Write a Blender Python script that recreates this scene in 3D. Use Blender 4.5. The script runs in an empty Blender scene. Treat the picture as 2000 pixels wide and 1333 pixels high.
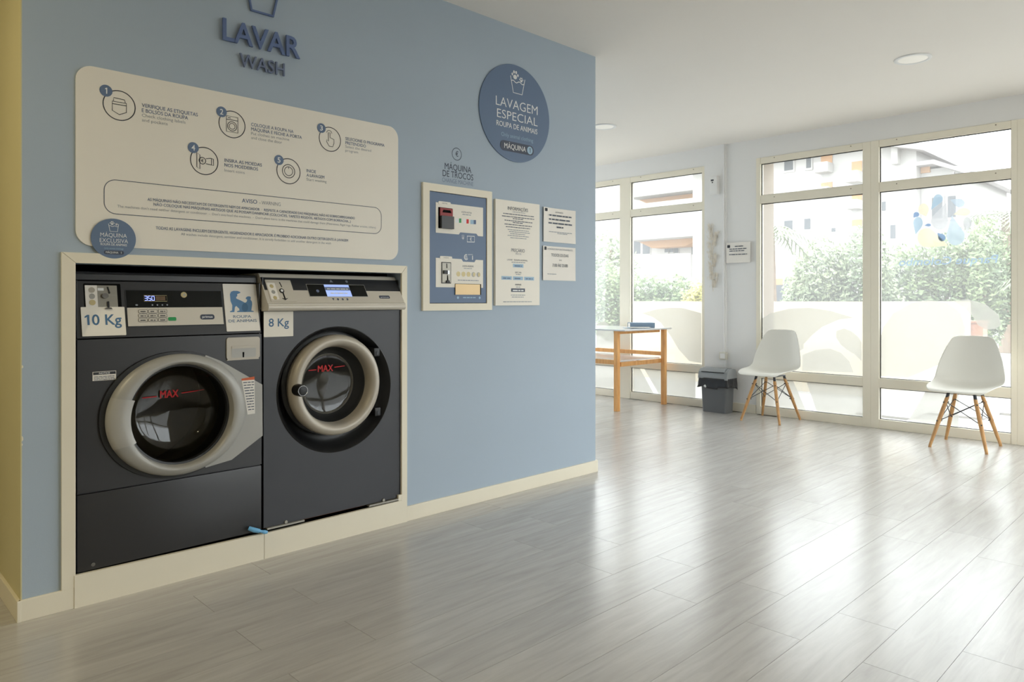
import bpy, bmesh, math, random
from mathutils import Vector, Matrix, noise

# ------------------------------------------------------------------ camera, sky, sun, exposure
SC = bpy.context.scene
COL = SC.collection
R = math.radians
random.seed(7)

cam_d = bpy.data.cameras.new('camera')
cam = bpy.data.objects.new('camera', cam_d)
COL.objects.link(cam)
cam.location = (0.0, -2.948, 1.10)
cam.rotation_euler = (R(90), 0, R(-44.331))
cam_d.sensor_width = 36.0
cam_d.lens = 25.427
cam_d.shift_y = -0.03975
cam_d.clip_start = 0.05
cam_d.clip_end = 400
cam_d.dof.use_dof = True
cam_d.dof.focus_distance = 3.3
cam_d.dof.aperture_fstop = 7.1
SC.camera = cam

world = bpy.data.worlds.new('sky')
SC.world = world
world.use_nodes = True
wn = world.node_tree
bg = wn.nodes['Background']
bg.inputs['Color'].default_value = (0.94, 0.972, 1.0, 1)
bg.inputs['Strength'].default_value = 3.0

sun_d = bpy.data.lights.new('sun', 'SUN')
sun_d.energy = 1.1
sun_d.angle = R(3)
sun_d.color = (1.0, 0.95, 0.86)
sun = bpy.data.objects.new('sun', sun_d)
COL.objects.link(sun)
sun.rotation_euler = Vector((0.62, -0.30, -0.75)).to_track_quat('-Z', 'Y').to_euler()


def portal(name, loc, rot, sx, sy):
    d = bpy.data.lights.new(name, 'AREA')
    d.shape = 'RECTANGLE'
    d.size, d.size_y = sx, sy
    d.cycles.is_portal = True
    o = bpy.data.objects.new(name, d)
    COL.objects.link(o)
    o.location, o.rotation_euler = loc, rot


portal('window_portal', (6.80, 1.95, 1.24), (0, R(90), 0), 2.5, 2.05)
portal('window_portal', (6.80, -0.63, 1.24), (0, R(90), 0), 2.5, 2.15)
portal('window_portal', (6.80, -3.03, 1.24), (0, R(90), 0), 2.5, 2.3)
portal('window_portal', (5.15, 4.27, 1.24), (R(90), 0, R(180)), 2.4, 2.5)
portal('window_portal', (4.40, -4.42, 1.24), (R(90), 0, 0), 3.8, 2.5)

SC.view_settings.view_transform = 'Standard'
SC.view_settings.look = 'None'
SC.view_settings.exposure = 0.95
SC.view_settings.gamma = 1.0
SC.view_settings.use_curve_mapping = False
SC.cycles.max_bounces = 10
SC.cycles.diffuse_bounces = 6
SC.cycles.glossy_bounces = 4
SC.cycles.transparent_max_bounces = 16
SC.cycles.sample_clamp_indirect = 8.0
SC.cycles.use_denoising = True
SC.cycles.caustics_reflective = False
SC.cycles.caustics_refractive = False


# ------------------------------------------------------------------ materials
def lin(c):
    out = []
    for v in c:
        v = v / 255.0
        out.append(v / 12.92 if v <= 0.04045 else ((v + 0.055) / 1.055) ** 2.4)
    return tuple(out)


def mat(name, rgb, rough=0.5, metal=0.0, var=0.04, scale=6.0, bump=0.0, bscale=60.0, spec=0.5, emit=None, estr=0.0,
        stretch=None, coat=0.0):
    m = bpy.data.materials.new(name)
    m.use_nodes = True
    nt = m.node_tree
    b = nt.nodes['Principled BSDF']
    c = lin(rgb)
    b.inputs['Roughness'].default_value = rough
    b.inputs['Metallic'].default_value = metal
    b.inputs['Specular IOR Level'].default_value = spec
    b.inputs['Coat Weight'].default_value = coat
    tc = nt.nodes.new('ShaderNodeTexCoord')
    mp = nt.nodes.new('ShaderNodeMapping')
    nt.links.new(tc.outputs['Object'], mp.inputs['Vector'])
    if stretch:
        mp.inputs['Scale'].default_value = stretch
    nz = nt.nodes.new('ShaderNodeTexNoise')
    nz.inputs['Scale'].default_value = scale
    nz.inputs['Detail'].default_value = 4
    nt.links.new(mp.outputs['Vector'], nz.inputs['Vector'])
    rp = nt.nodes.new('ShaderNodeValToRGB')
    rp.color_ramp.elements[0].position = 0.3
    rp.color_ramp.elements[1].position = 0.7
    rp.color_ramp.elements[0].color = (*[v * (1 - var) for v in c], 1)
    rp.color_ramp.elements[1].color = (*[min(1, v * (1 + var)) for v in c], 1)
    nt.links.new(nz.outputs['Fac'], rp.inputs['Fac'])
    nt.links.new(rp.outputs['Color'], b.inputs['Base Color'])
    if bump:
        n2 = nt.nodes.new('ShaderNodeTexNoise')
        n2.inputs['Scale'].default_value = bscale
        n2.inputs['Detail'].default_value = 3
        nt.links.new(mp.outputs['Vector'], n2.inputs['Vector'])
        bp = nt.nodes.new('ShaderNodeBump')
        bp.inputs['Strength'].default_value = bump
        bp.inputs['Distance'].default_value = 0.004
        nt.links.new(n2.outputs['Fac'], bp.inputs['Height'])
        nt.links.new(bp.outputs['Normal'], b.inputs['Normal'])
    if emit:
        b.inputs['Emission Color'].default_value = (*lin(emit), 1)
        b.inputs['Emission Strength'].default_value = estr
    return m


def wood_mat(name, dark, light, scale, stretch, rough, rand=True, spec=0.5, tone=0.10):
    m = bpy.data.materials.new(name)
    m.use_nodes = True
    nt = m.node_tree
    b = nt.nodes['Principled BSDF']
    b.inputs['Roughness'].default_value = rough
    b.inputs['Specular IOR Level'].default_value = spec
    tc = nt.nodes.new('ShaderNodeTexCoord')
    oi = nt.nodes.new('ShaderNodeObjectInfo')
    ad = nt.nodes.new('ShaderNodeVectorMath')
    ad.operation = 'MULTIPLY_ADD'
    cb = nt.nodes.new('ShaderNodeCombineXYZ')
    for k in range(3):
        nt.links.new(oi.outputs['Random'], cb.inputs[k])
    nt.links.new(cb.outputs[0], ad.inputs[0])
    ad.inputs[1].default_value = (37.0, 17.0, 11.0)
    nt.links.new(tc.outputs['Object'], ad.inputs[2])
    mp = nt.nodes.new('ShaderNodeMapping')
    mp.inputs['Scale'].default_value = stretch
    nt.links.new(ad.outputs[0], mp.inputs['Vector'])
    nz = nt.nodes.new('ShaderNodeTexNoise')
    nz.inputs['Scale'].default_value = scale
    nz.inputs['Detail'].default_value = 8
    nz.inputs['Roughness'].default_value = 0.62
    nz.inputs['Distortion'].default_value = 0.6
    nt.links.new(mp.outputs['Vector'], nz.inputs['Vector'])
    rp = nt.nodes.new('ShaderNodeValToRGB')
    rp.color_ramp.elements[0].position = 0.32
    rp.color_ramp.elements[1].position = 0.66
    rp.color_ramp.elements[0].color = (*lin(dark), 1)
    rp.color_ramp.elements[1].color = (*lin(light), 1)
    nt.links.new(nz.outputs['Fac'], rp.inputs['Fac'])
    hs = nt.nodes.new('ShaderNodeHueSaturation')
    mr = nt.nodes.new('ShaderNodeMapRange')
    mr.inputs['To Min'].default_value = 1 - tone
    mr.inputs['To Max'].default_value = 1 + tone
    nt.links.new(oi.outputs['Random'], mr.inputs['Value'])
    nt.links.new(mr.outputs[0], hs.inputs['Value'])
    nt.links.new(rp.outputs['Color'], hs.inputs['Color'])
    nt.links.new(hs.outputs['Color'], b.inputs['Base Color'])
    bp = nt.nodes.new('ShaderNodeBump')
    bp.inputs['Strength'].default_value = 0.05
    bp.inputs['Distance'].default_value = 0.002
    nt.links.new(nz.outputs['Fac'], bp.inputs['Height'])
    nt.links.new(bp.outputs['Normal'], b.inputs['Normal'])
    return m


def glass_mat(name, tint, veil, gloss=0.06, veil_col=(1, 1, 1), rough=0.02, sheen=1.0):
    """clear sheet: mostly see-through, a little milky scattering, mirror sheen"""
    m = bpy.data.materials.new(name)
    m.use_nodes = True
    nt = m.node_tree
    nt.nodes.clear()
    out = nt.nodes.new('ShaderNodeOutputMaterial')
    tr = nt.nodes.new('ShaderNodeBsdfTransparent')
    tr.inputs['Color'].default_value = (*tint, 1)
    tl = nt.nodes.new('ShaderNodeBsdfTranslucent')
    tl.inputs['Color'].default_value = (*veil_col, 1)
    gl = nt.nodes.new('ShaderNodeBsdfGlossy')
    gl.inputs['Roughness'].default_value = rough
    m1 = nt.nodes.new('ShaderNodeMixShader')
    nz = nt.nodes.new('ShaderNodeTexNoise')
    nz.inputs['Scale'].default_value = 1.3
    mr = nt.nodes.new('ShaderNodeMapRange')
    mr.inputs['To Min'].default_value = veil * 0.85
    mr.inputs['To Max'].default_value = min(1, veil * 1.15)
    nt.links.new(nz.outputs['Fac'], mr.inputs['Value'])
    nt.links.new(mr.outputs[0], m1.inputs[0])
    nt.links.new(tr.outputs[0], m1.inputs[1])
    nt.links.new(tl.outputs[0], m1.inputs[2])
    lw = nt.nodes.new('ShaderNodeLayerWeight')
    lw.inputs['Blend'].default_value = 0.5
    pw = nt.nodes.new('ShaderNodeMath')
    pw.operation = 'POWER'
    pw.inputs[1].default_value = 5.0
    nt.links.new(lw.outputs['Facing'], pw.inputs[0])
    fr = nt.nodes.new('ShaderNodeMath')
    fr.operation = 'MULTIPLY_ADD'
    fr.inputs[1].default_value = 1.0 - gloss
    fr.inputs[2].default_value = gloss
    nt.links.new(pw.outputs[0], fr.inputs[0])
    m2 = nt.nodes.new('ShaderNodeMixShader')
    ml = nt.nodes.new('ShaderNodeMath')
    ml.operation = 'MULTIPLY'
    ml.inputs[1].default_value = sheen
    nt.links.new(fr.outputs[0], ml.inputs[0])
    nt.links.new(ml.outputs[0], m2.inputs[0])
    nt.links.new(m1.outputs[0], m2.inputs[1])
    nt.links.new(gl.outputs[0], m2.inputs[2])
    nt.links.new(m2.outputs[0], out.inputs['Surface'])
    return m


def leaf_mat(name, a, b_):
    m = mat(name, a, 0.6, var=0.0)
    nt = m.node_tree
    nt.nodes['Color Ramp'].color_ramp.elements[0].color = (*lin(a), 1)
    nt.nodes['Color Ramp'].color_ramp.elements[1].color = (*lin(b_), 1)
    nt.nodes['Noise Texture'].inputs['Scale'].default_value = 2.2
    return m


M = {}
M['blue_wall'] = mat('blue_wall_paint', (171, 185, 199), 0.75, var=0.015, scale=1.5, bump=0.05, bscale=220)
M['white_wall'] = mat('white_wall_paint', (236, 235, 233), 0.8, var=0.012, scale=1.5, bump=0.05, bscale=220)
M['cream_wall'] = mat('yellow_cream_paint', (208, 199, 156), 0.8, var=0.02, scale=2)
M['cream_door'] = mat('olive_cream_door', (190, 180, 136), 0.7, var=0.02, scale=2)
M['ceiling'] = mat('ceiling_paint', (240, 236, 230), 0.85, var=0.01, scale=1.2)
M['base'] = mat('cream_skirting', (236, 228, 208), 0.5, var=0.015, scale=5)
M['frame'] = mat('cream_window_metal', (240, 233, 215), 0.45, var=0.015, scale=4)
M['gasket'] = mat('dark_gasket', (44, 46, 48), 0.6)
M['screw'] = mat('dull_screw', (150, 140, 120), 0.4, 0.8)
M['plank'] = wood_mat('pale_oak_laminate', (178, 174, 170), (194, 191, 187), 5.0, (0.55, 6.0, 1.0), 0.235, spec=1.0, tone=0.04)
M['underlay'] = mat('dark_underlay', (84, 78, 70), 0.9)
M['white_board'] = mat('matt_white_board', (238, 232, 220), 0.55, var=0.008)
M['paper'] = mat('paper_white', (238, 233, 225), 0.8, var=0.015, scale=9)
M['sign_blue'] = mat('sign_blue', (98, 118, 147), 0.5, var=0.015)
M['navy'] = mat('navy_letter', (94, 114, 158), 0.45, var=0.02)
M['greyblue'] = mat('grey_blue_letter', (108, 120, 150), 0.5, var=0.02)
M['ink'] = mat('ink_slate', (82, 90, 104), 0.7)
M['ink_blue'] = mat('ink_blue', (92, 110, 142), 0.7)
M['ink_light'] = mat('ink_pale_grey', (140, 146, 156), 0.7)
M['ink_white'] = mat('ink_white', (235, 236, 236), 0.6)
M['ink_dark'] = mat('ink_dark', (52, 54, 60), 0.7)
M['ink_red'] = mat('ink_red', (214, 30, 34), 0.6)
M['light_blue'] = mat('pale_blue_print', (160, 190, 212), 0.6)
M['pill'] = mat('slate_pill', (60, 68, 86), 0.5)
M['anthracite'] = mat('anthracite_steel', (52, 52, 54), 0.34, 0.0, var=0.03, scale=3, spec=0.45)
M['anthracite2'] = mat('anthracite_steel_blueish', (50, 51, 56), 0.36, 0.0, var=0.03, scale=3, spec=0.45)
M['black'] = mat('black_plastic', (26, 26, 27), 0.4, spec=0.4)
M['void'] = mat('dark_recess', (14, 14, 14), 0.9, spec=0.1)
M['rubber'] = mat('black_rubber', (32, 33, 34), 0.45)
M['silver'] = mat('silver_plastic', (166, 164, 158), 0.42, 0.1, var=0.02, scale=3)
M['silver3'] = mat('silver_handle_plastic', (174, 172, 166), 0.38, 0.1, var=0.02, scale=3)
M['silver2'] = mat('champagne_silver', (178, 170, 156), 0.40, 0.15, var=0.02, scale=3)
M['panel_silver'] = mat('panel_silver', (206, 199, 186), 0.40, 0.1, var=0.02, scale=3)
M['steel'] = mat('brushed_steel', (150, 146, 136), 0.42, 0.6, var=0.05, scale=8, stretch=(1, 1, 14))
M['drum'] = mat('drum_steel', (140, 137, 130), 0.35, 0.6, var=0.10, scale=8)
M['chrome'] = mat('chrome', (150, 150, 150), 0.2, 1.0)
M['gold'] = mat('coin_gold', (196, 180, 134), 0.45, 0.2)
M['brass'] = mat('warm_tray', (226, 196, 148), 0.45, 0.2)
M['green'] = mat('green_key', (28, 146, 78), 0.5)
M['panel_black'] = mat('gloss_black_panel', (18, 20, 19), 0.2, spec=0.25)
M['lcd_blue'] = mat('lcd_blue', (170, 190, 240), 0.3, emit=(160, 185, 255), estr=0.30)
M['led_blue'] = mat('led_digits', (120, 140, 255), 0.3, emit=(150, 165, 255), estr=0.9)
M['amber'] = mat('dim_lcd', (96, 72, 44), 0.4)
M['mouth_red'] = mat('dark_red_mouth', (150, 40, 42), 0.5)
M['orange'] = mat('warning_orange', (206, 96, 52), 0.6)
M['animal_a'] = mat('print_blue', (92, 134, 176), 0.6)
M['animal_b'] = mat('print_dark_blue', (72, 112, 148), 0.6)
M['blue_plastic'] = mat('blue_plastic_tag', (112, 178, 222), 0.4)
M['rust'] = mat('rusty_base', (92, 58, 34), 0.8, var=0.3, scale=12)
M['shell'] = mat('white_polypropylene', (226, 224, 216), 0.42, var=0.008)
M['beech'] = wood_mat('beech_dowel', (176, 128, 78), (206, 160, 104), 9.0, (6, 6, 0.8), 0.5, tone=0.06)
M['pine'] = wood_mat('honey_pine', (212, 148, 84), (238, 182, 116), 7.0, (6, 6, 0.7), 0.5, tone=0.06)
M['black_wire'] = mat('black_steel_wire', (46, 48, 52), 0.4, 0.3)
M['table_top'] = mat('white_table_top', (225, 226, 228), 0.12, var=0.005)
M['bin_body'] = mat('slate_bin', (102, 104, 106), 0.42, var=0.02)
M['bin_lid'] = mat('grey_bin_lid', (150, 154, 156), 0.4, var=0.02)
M['bag'] = mat('black_bin_bag', (40, 40, 42), 0.3, var=0.1, scale=20)
M['folder'] = mat('blue_grey_folder', (128, 150, 174), 0.6)
M['socket'] = mat('ivory_socket', (214, 210, 196), 0.45)
M['pampas'] = mat('dried_pampas', (230, 222, 208), 0.9, var=0.12, scale=30)
M['lamp'] = mat('lamp_diffuser', (238, 236, 230), 0.5, emit=(255, 250, 240), estr=0.08)
M['added_lamp'] = mat('added_lamp_diffuser', (255, 250, 236), 0.5, emit=(255, 226, 170), estr=4.0)
M['glass'] = glass_mat('window_glass', (0.97, 0.985, 0.98), 0.075, 0.035)
M['frost'] = glass_mat('frosted_film', (0.95, 0.95, 0.94), 0.46, 0.02, (0.455, 0.445, 0.415), 0.3)
M['decal_blue'] = glass_mat('decal_blue', (0.86, 0.9, 0.93), 0.55, 0.02, (0.34, 0.41, 0.46), 0.3)
M['decal_navy'] = glass_mat('decal_slate', (0.78, 0.84, 0.92), 0.62, 0.02, (0.22, 0.29, 0.39), 0.3)
M['decal_cream'] = glass_mat('decal_cream', (0.97, 0.95, 0.9), 0.5, 0.02, (0.54, 0.5, 0.41), 0.3)
M['decal_pale'] = glass_mat('decal_pale', (0.93, 0.93, 0.93), 0.5, 0.02, (0.44, 0.44, 0.45), 0.3)
M['decal_ltblue'] = glass_mat('decal_light_blue', (0.91, 0.94, 0.96), 0.5, 0.02, (0.4, 0.44, 0.48), 0.3)
M['door_glass'] = glass_mat('smoked_door_glass', (0.72, 0.70, 0.64), 0.02, 0.06, (0.1, 0.1, 0.1), 0.04, 1.0)
M['render_white'] = mat('white_render', (166, 164, 161), 0.85, var=0.02, scale=0.8)
M['render_cream'] = mat('cream_render', (186, 176, 156), 0.85, var=0.02, scale=0.8)
M['reveal'] = mat('beige_outer_reveal', (150, 138, 124), 0.9, var=0.02)
M['peach'] = mat('peach_soffit', (170, 130, 92), 0.85)
M['terracotta'] = mat('terracotta_pier', (160, 118, 98), 0.85, var=0.2, scale=14)
M['roof_tile'] = mat('grey_roof_tile', (150, 146, 146), 0.85, var=0.1, scale=3)
M['far_glass'] = mat('far_window_glass', (84, 88, 92), 0.7, spec=0.1)
M['pave'] = mat('pale_paving', (166, 163, 158), 0.8, var=0.05, scale=4)
M['ground'] = mat('street_ground', (150, 148, 144), 0.9, var=0.05, scale=0.5)
M['leaf'] = leaf_mat('hedge_leaf', (70, 92, 62), (126, 142, 98))
M['leaf2'] = leaf_mat('yellow_green_leaf', (140, 140, 72), (196, 186, 120))
M['leaf3'] = leaf_mat('grey_green_leaf', (92, 108, 82), (150, 160, 128))
M['bark'] = mat('bark', (120, 104, 88), 0.9, var=0.2, scale=10)
M['car_paint'] = mat('pale_car_paint', (214, 216, 220), 0.25, 0.1)
M['tyre'] = mat('tyre', (52, 52, 54), 0.8)


# ------------------------------------------------------------------ mesh helpers
OFF = {}


class MB:
    def __init__(self):
        self.v, self.f = [], []

    def add(self, vs, fs):
        n = len(self.v)
        self.v += [tuple(p) for p in vs]
        self.f += [tuple(i + n for i in q) for q in fs]
        return self

    def box(self, x0, x1, y0, y1, z0, z1, bev=0.0):
        if bev <= 0:
            vs = [(x, y, z) for z in (z0, z1) for y in (y0, y1) for x in (x0, x1)]
            return self.add(vs, [(0, 2, 3, 1), (4, 5, 7, 6), (0, 1, 5, 4), (2, 6, 7, 3), (0, 4, 6, 2), (1, 3, 7, 5)])
        bm = bmesh.new()
        bmesh.ops.create_cube(bm, size=1.0)
        for v in bm.verts:
            v.co = Vector(((x0 + x1) / 2 + v.co.x * (x1 - x0), (y0 + y1) / 2 + v.co.y * (y1 - y0), (z0 + z1) / 2 + v.co.z * (z1 - z0)))
        bmesh.ops.bevel(bm, geom=list(bm.edges), offset=bev, segments=2, affect='EDGES', profile=0.6)
        return self.from_bm(bm)

    def from_bm(self, bm):
        bm.verts.index_update()
        self.add([v.co[:] for v in bm.verts], [[v.index for v in f.verts] for f in bm.faces])
        bm.free()
        return self

    def prism(self, pts, plane, a, b):
        """polygon pts (2-D) extruded from a to b along the axis left out; plane 'xz', 'yz' or 'xy'"""
        def P(p, c):
            return {'xz': (p[0], c, p[1]), 'yz': (c, p[0], p[1]), 'xy': (p[0], p[1], c)}[plane]
        n = len(pts)
        vs = [P(p, a) for p in pts] + [P(p, b) for p in pts]
        fs = [tuple(range(n)), tuple(range(2 * n - 1, n - 1, -1))]
        fs += [(i, i + n, (i + 1) % n + n, (i + 1) % n) for i in range(n)]
        return self.add(vs, fs)

    def lathe_y(self, prof, cx, cz, n=72, sx=1.0, sz=1.0, cap0=False, cap1=False):
        """profile of (radius, y) turned about an axis along y through (cx, cz)"""
        vs, fs = [], []
        for r, y in prof:
            for i in range(n):
                t = 2 * math.pi * i / n
                vs.append((cx + r * sx * math.cos(t), y, cz + r * sz * math.sin(t)))
        for k in range(len(prof) - 1):
            for i in range(n):
                j = (i + 1) % n
                fs.append((k * n + i, k * n + j, (k + 1) * n + j, (k + 1) * n + i))
        if cap0:
            fs.append(tuple(range(n)))
        if cap1:
            fs.append(tuple((len(prof) - 1) * n + i for i in reversed(range(n))))
        return self.add(vs, fs)

    def tube(self, pts, rad, n=8):
        """round bar along pts; rad a number or one per point"""
        pts = [Vector(p) for p in pts]
        if not hasattr(rad, '__len__'):
            rad = [rad] * len(pts)
        vs, fs = [], []
        for k, p in enumerate(pts):
            d = (pts[min(k + 1, len(pts) - 1)] - pts[max(k - 1, 0)]).normalized()
            a = d.orthogonal().normalized() if abs(d.z) > 0.98 else d.cross(Vector((0, 0, 1))).normalized()
            b = d.cross(a)
            for i in range(n):
                t = 2 * math.pi * i / n
                vs.append(p + (a * math.cos(t) + b * math.sin(t)) * rad[k])
        for k in range(len(pts) - 1):
            for i in range(n):
                j = (i + 1) % n
                fs.append((k * n + i, k * n + j, (k + 1) * n + j, (k + 1) * n + i))
        fs += [tuple(reversed(range(n))), tuple((len(pts) - 1) * n + i for i in range(n))]
        return self.add(vs, fs)

    def build(self, name, material, parent=None, smooth=False):
        off = OFF.get(parent, Vector((0, 0, 0)))
        me = bpy.data.meshes.new(name)
        me.from_pydata([(p[0] - off[0], p[1] - off[1], p[2] - off[2]) for p in self.v], [], self.f)
        me.materials.append(material)
        bm = bmesh.new()
        bm.from_mesh(me)
        bmesh.ops.recalc_face_normals(bm, faces=bm.faces)
        bm.to_mesh(me)
        bm.free()
        if smooth:
            me.shade_smooth()
            try:
                me.set_sharp_from_angle(angle=R(38))
            except Exception:
                pass
        o = bpy.data.objects.new(name, me)
        COL.objects.link(o)
        if parent:
            o.parent = parent
        OFF[o] = off
        return o


def thing(name, label, cat, loc, group=None):
    o = bpy.data.objects.new(name, None)
    COL.objects.link(o)
    o.location = loc
    o.empty_display_size = 0.1
    o['label'], o['category'] = label, cat
    if group:
        o['group'] = group
    OFF[o] = Vector(loc)
    return o


def tag(o, label, cat, group=None):
    o['label'], o['category'] = label, cat
    if group:
        o['group'] = group
    return o


def struct(o):
    o['kind'] = 'structure'
    return o


def note(o, label):
    o['label'] = label
    return o


def copy_tree(o, parent=None):
    c = o.copy()
    COL.objects.link(c)
    if parent:
        c.parent = parent
    for ch in list(o.children):
        copy_tree(ch, c)
    return c


# flat print: a frame of reference on a face (origin, right, up, outward normal)
class Face:
    def __init__(self, o, r, u, n):
        self.o, self.r, self.u, self.n = Vector(o), Vector(r), Vector(u), Vector(n)

    def p(self, x, y, d=0.0):
        return self.o + self.r * x + self.u * y + self.n * d


WALL = Face((0, 0, 0), (1, 0, 0), (0, 0, 1), (0, -1, 0))          # the blue wall: x along it, y is height
_cache = {}


def glyphs(body, weight=0.0):
    key = (body, weight)
    if key not in _cache:
        c = bpy.data.curves.new('lettering', 'FONT')
        c.body = body
        c.size = 1.0
        c.resolution_u = 3
        c.offset = weight
        c.fill_mode = 'FRONT'
        o = bpy.data.objects.new('lettering', c)
        COL.objects.link(o)
        dg = bpy.context.evaluated_depsgraph_get()
        me = bpy.data.meshes.new_from_object(o.evaluated_get(dg))
        vs = [v.co.copy() for v in me.vertices]
        fs = [tuple(p.vertices) for p in me.polygons]
        bpy.data.objects.remove(o)
        bpy.data.meshes.remove(me)
        bpy.data.curves.remove(c)
        _cache[key] = (vs, fs)
    return _cache[key]


CAP = None


def one(mb, face, x, base, cap, d, w=0.16):
    """a figure 1 with a flag, its stem ending at x on the right"""
    w *= cap
    pts = [(x - w, base), (x, base), (x, base + cap), (x - w * 0.9, base + cap), (x - w * 2.1, base + cap * 0.84), (x - w * 2.1, base + cap * 0.68), (x - w, base + cap * 0.80)]
    return mb.add([face.p(px, pz, d) for px, pz in pts], [(0, 1, 2, 6), (2, 3, 4, 5, 6)])


def text(mb, face, body, x0, x1, base, cap, d=0.0008, weight=0.0, mirror=False, depth=0.0, slant=0.0):
    """letters filling x0..x1 with the given baseline and capital height"""
    global CAP
    if CAP is None:
        CAP = max(v.y for v in glyphs('H')[0])
    if weight > 0 and 'M' in body and depth <= 0:          # thickened by two strikes side by side
        e = weight * 0.5 * cap / CAP
        text(mb, face, body, x0 - e, x1 - e, base, cap, d, 0.0, mirror, 0.0, slant)
        return text(mb, face, body, x0 + e, x1 + e, base, cap, d + 0.0003, 0.0, mirror, 0.0, slant)
    vs, fs = glyphs(body, weight)
    if not vs:
        return mb
    a, b = min(v.x for v in vs), max(v.x for v in vs)
    k = (x1 - x0) / max(1e-6, b - a)
    q = cap / CAP
    pts = []
    for v in vs:
        x = (v.x - a) * k + slant * v.y * q
        x = x1 - x if mirror else x0 + x
        pts.append((x, base + v.y * q))
    if depth <= 0:
        mb.add([face.p(x, y, d) for x, y in pts], fs)
    else:
        n = len(pts)
        allv = [face.p(x, y, d + depth) for x, y in pts] + [face.p(x, y, d) for x, y in pts]
        cnt = {}
        for f in fs:
            for i in range(len(f)):
                e = (f[i], f[(i + 1) % len(f)])
                cnt[tuple(sorted(e))] = cnt.get(tuple(sorted(e)), []) + [e]
        side = [(e[0][0], e[0][1], e[0][1] + n, e[0][0] + n) for e in cnt.values() if len(e) == 1]
        mb.add(allv, list(fs) + [tuple(i + n for i in reversed(f)) for f in fs] + side)
    return mb


def poly(mb, face, pts, d=0.0006):
    return mb.add([face.p(x, y, d) for x, y in pts], [tuple(range(len(pts)))])


def rect(mb, face, x0, x1, y0, y1, d=0.0006):
    return poly(mb, face, [(x0, y0), (x1, y0), (x1, y1), (x0, y1)], d)


def ellipse(cx, cy, rx, ry, n=40, a0=0.0, a1=360.0):
    full = abs(a1 - a0) >= 359.9
    return [(cx + rx * math.cos(R(a0 + (a1 - a0) * i / (n if full else n - 1))), cy + ry * math.sin(R(a0 + (a1 - a0) * i / (n if full else n - 1)))) for i in range(n)]


def rrect(x0, x1, y0, y1, r, n=7):
    out = []
    for cx, cy, a in ((x1 - r, y0 + r, -90), (x1 - r, y1 - r, 0), (x0 + r, y1 - r, 90), (x0 + r, y0 + r, 180)):
        for i in range(n):
            t = R(a + 90.0 * i / (n - 1))
            out.append((cx + r * math.cos(t), cy + r * math.sin(t)))
    return out


def stroke(mb, face, pts, w, closed=False, d=0.0007):
    """flat line of width w along pts"""
    P = [Vector((p[0], p[1])) for p in pts]
    n = len(P)
    vs, fs = [], []
    for i in range(n):
        a = P[i - 1] if (i > 0 or closed) else P[i]
        b = P[(i + 1) % n] if (i < n - 1 or closed) else P[i]
        t = (b - a)
        t = t.normalized() if t.length > 1e-9 else Vector((1, 0))
        m = Vector((-t.y, t.x)) * (w / 2)
        for q in (P[i] + m, P[i] - m):
            vs.append(face.p(q.x, q.y, d))
    for i in range(n if closed else n - 1):
        j = (i + 1) % n
        fs.append((2 * i, 2 * i + 1, 2 * j + 1, 2 * j))
    return mb.add(vs, fs)


def words(mb, face, x0, x1, y, h, d=0.0007, seed=1):
    """a printed line too small to read: a row of word-long dashes"""
    rnd = random.Random(seed)
    x = x0
    while x < x1 - h * 0.5:
        w = min(h * rnd.uniform(1.2, 4.5), x1 - x)
        rect(mb, face, x, x + w, y, y + h * 0.62, d)
        x += w + h * 0.45
    return mb


def slab(face, pts, d0, d1):
    """a plate cut to an outline on a face, from depth d0 to d1 in front of it"""
    mb = MB()
    n = len(pts)
    vs = [face.p(x, y, d0) for x, y in pts] + [face.p(x, y, d1) for x, y in pts]
    fs = [tuple(range(n)), tuple(range(2 * n - 1, n - 1, -1))] + [(i, i + n, (i + 1) % n + n, (i + 1) % n) for i in range(n)]
    return mb.add(vs, fs)


# ------------------------------------------------------------------ the room shell
H = 2.665
# floor: laminate planks running along the blue wall
fl = MB().box(-3.2, 6.95, -4.6, 4.4, -0.12, -0.0035).build('floor', M['underlay'])
struct(fl)
PW, PL = 0.1925, 1.30
plank_me = None
for k in range(-22, 15):
    y1 = -0.003 - PW * k
    y0 = y1 - PW
    x = (1.335 if k % 2 == 0 else 1.035) - 0.0035 * k
    xlo, xhi = (-0.7, 6.60)
    if y1 > 0.05:
        xlo = 3.50
    y_end = 4.195
    if y0 > y_end - 0.1:
        continue
    spans = [(xlo, xhi)] + ([(-0.7, 0.52)] if y1 > 0.05 and y0 < 0.38 else [])
    for xlo, xhi in spans:
        xx = x - math.ceil((x - xlo) / PL) * PL
        while xx < xhi:
            a, b = max(xx, xlo), min(xx + PL, xhi)
            xx += PL
            if b - a < 0.06:
                continue
            if abs(b - a - PL) < 1e-6 and plank_me:
                o = bpy.data.objects.new('plank', plank_me)
                COL.objects.link(o)
                o.parent = fl
            else:
                mb = MB().box(0.0007, b - a - 0.0007, 0.0006, PW - 0.0006, -0.0035, 0.0)
                o = mb.build('plank', M['plank'], fl)
                if abs(b - a - PL) < 1e-6:
                    plank_me = o.data
            o.location = (a, y0, 0)

struct(MB().box(-3.2, 6.95, -4.6, 4.4, H, H + 0.2).build('ceiling', M['ceiling']))

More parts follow.
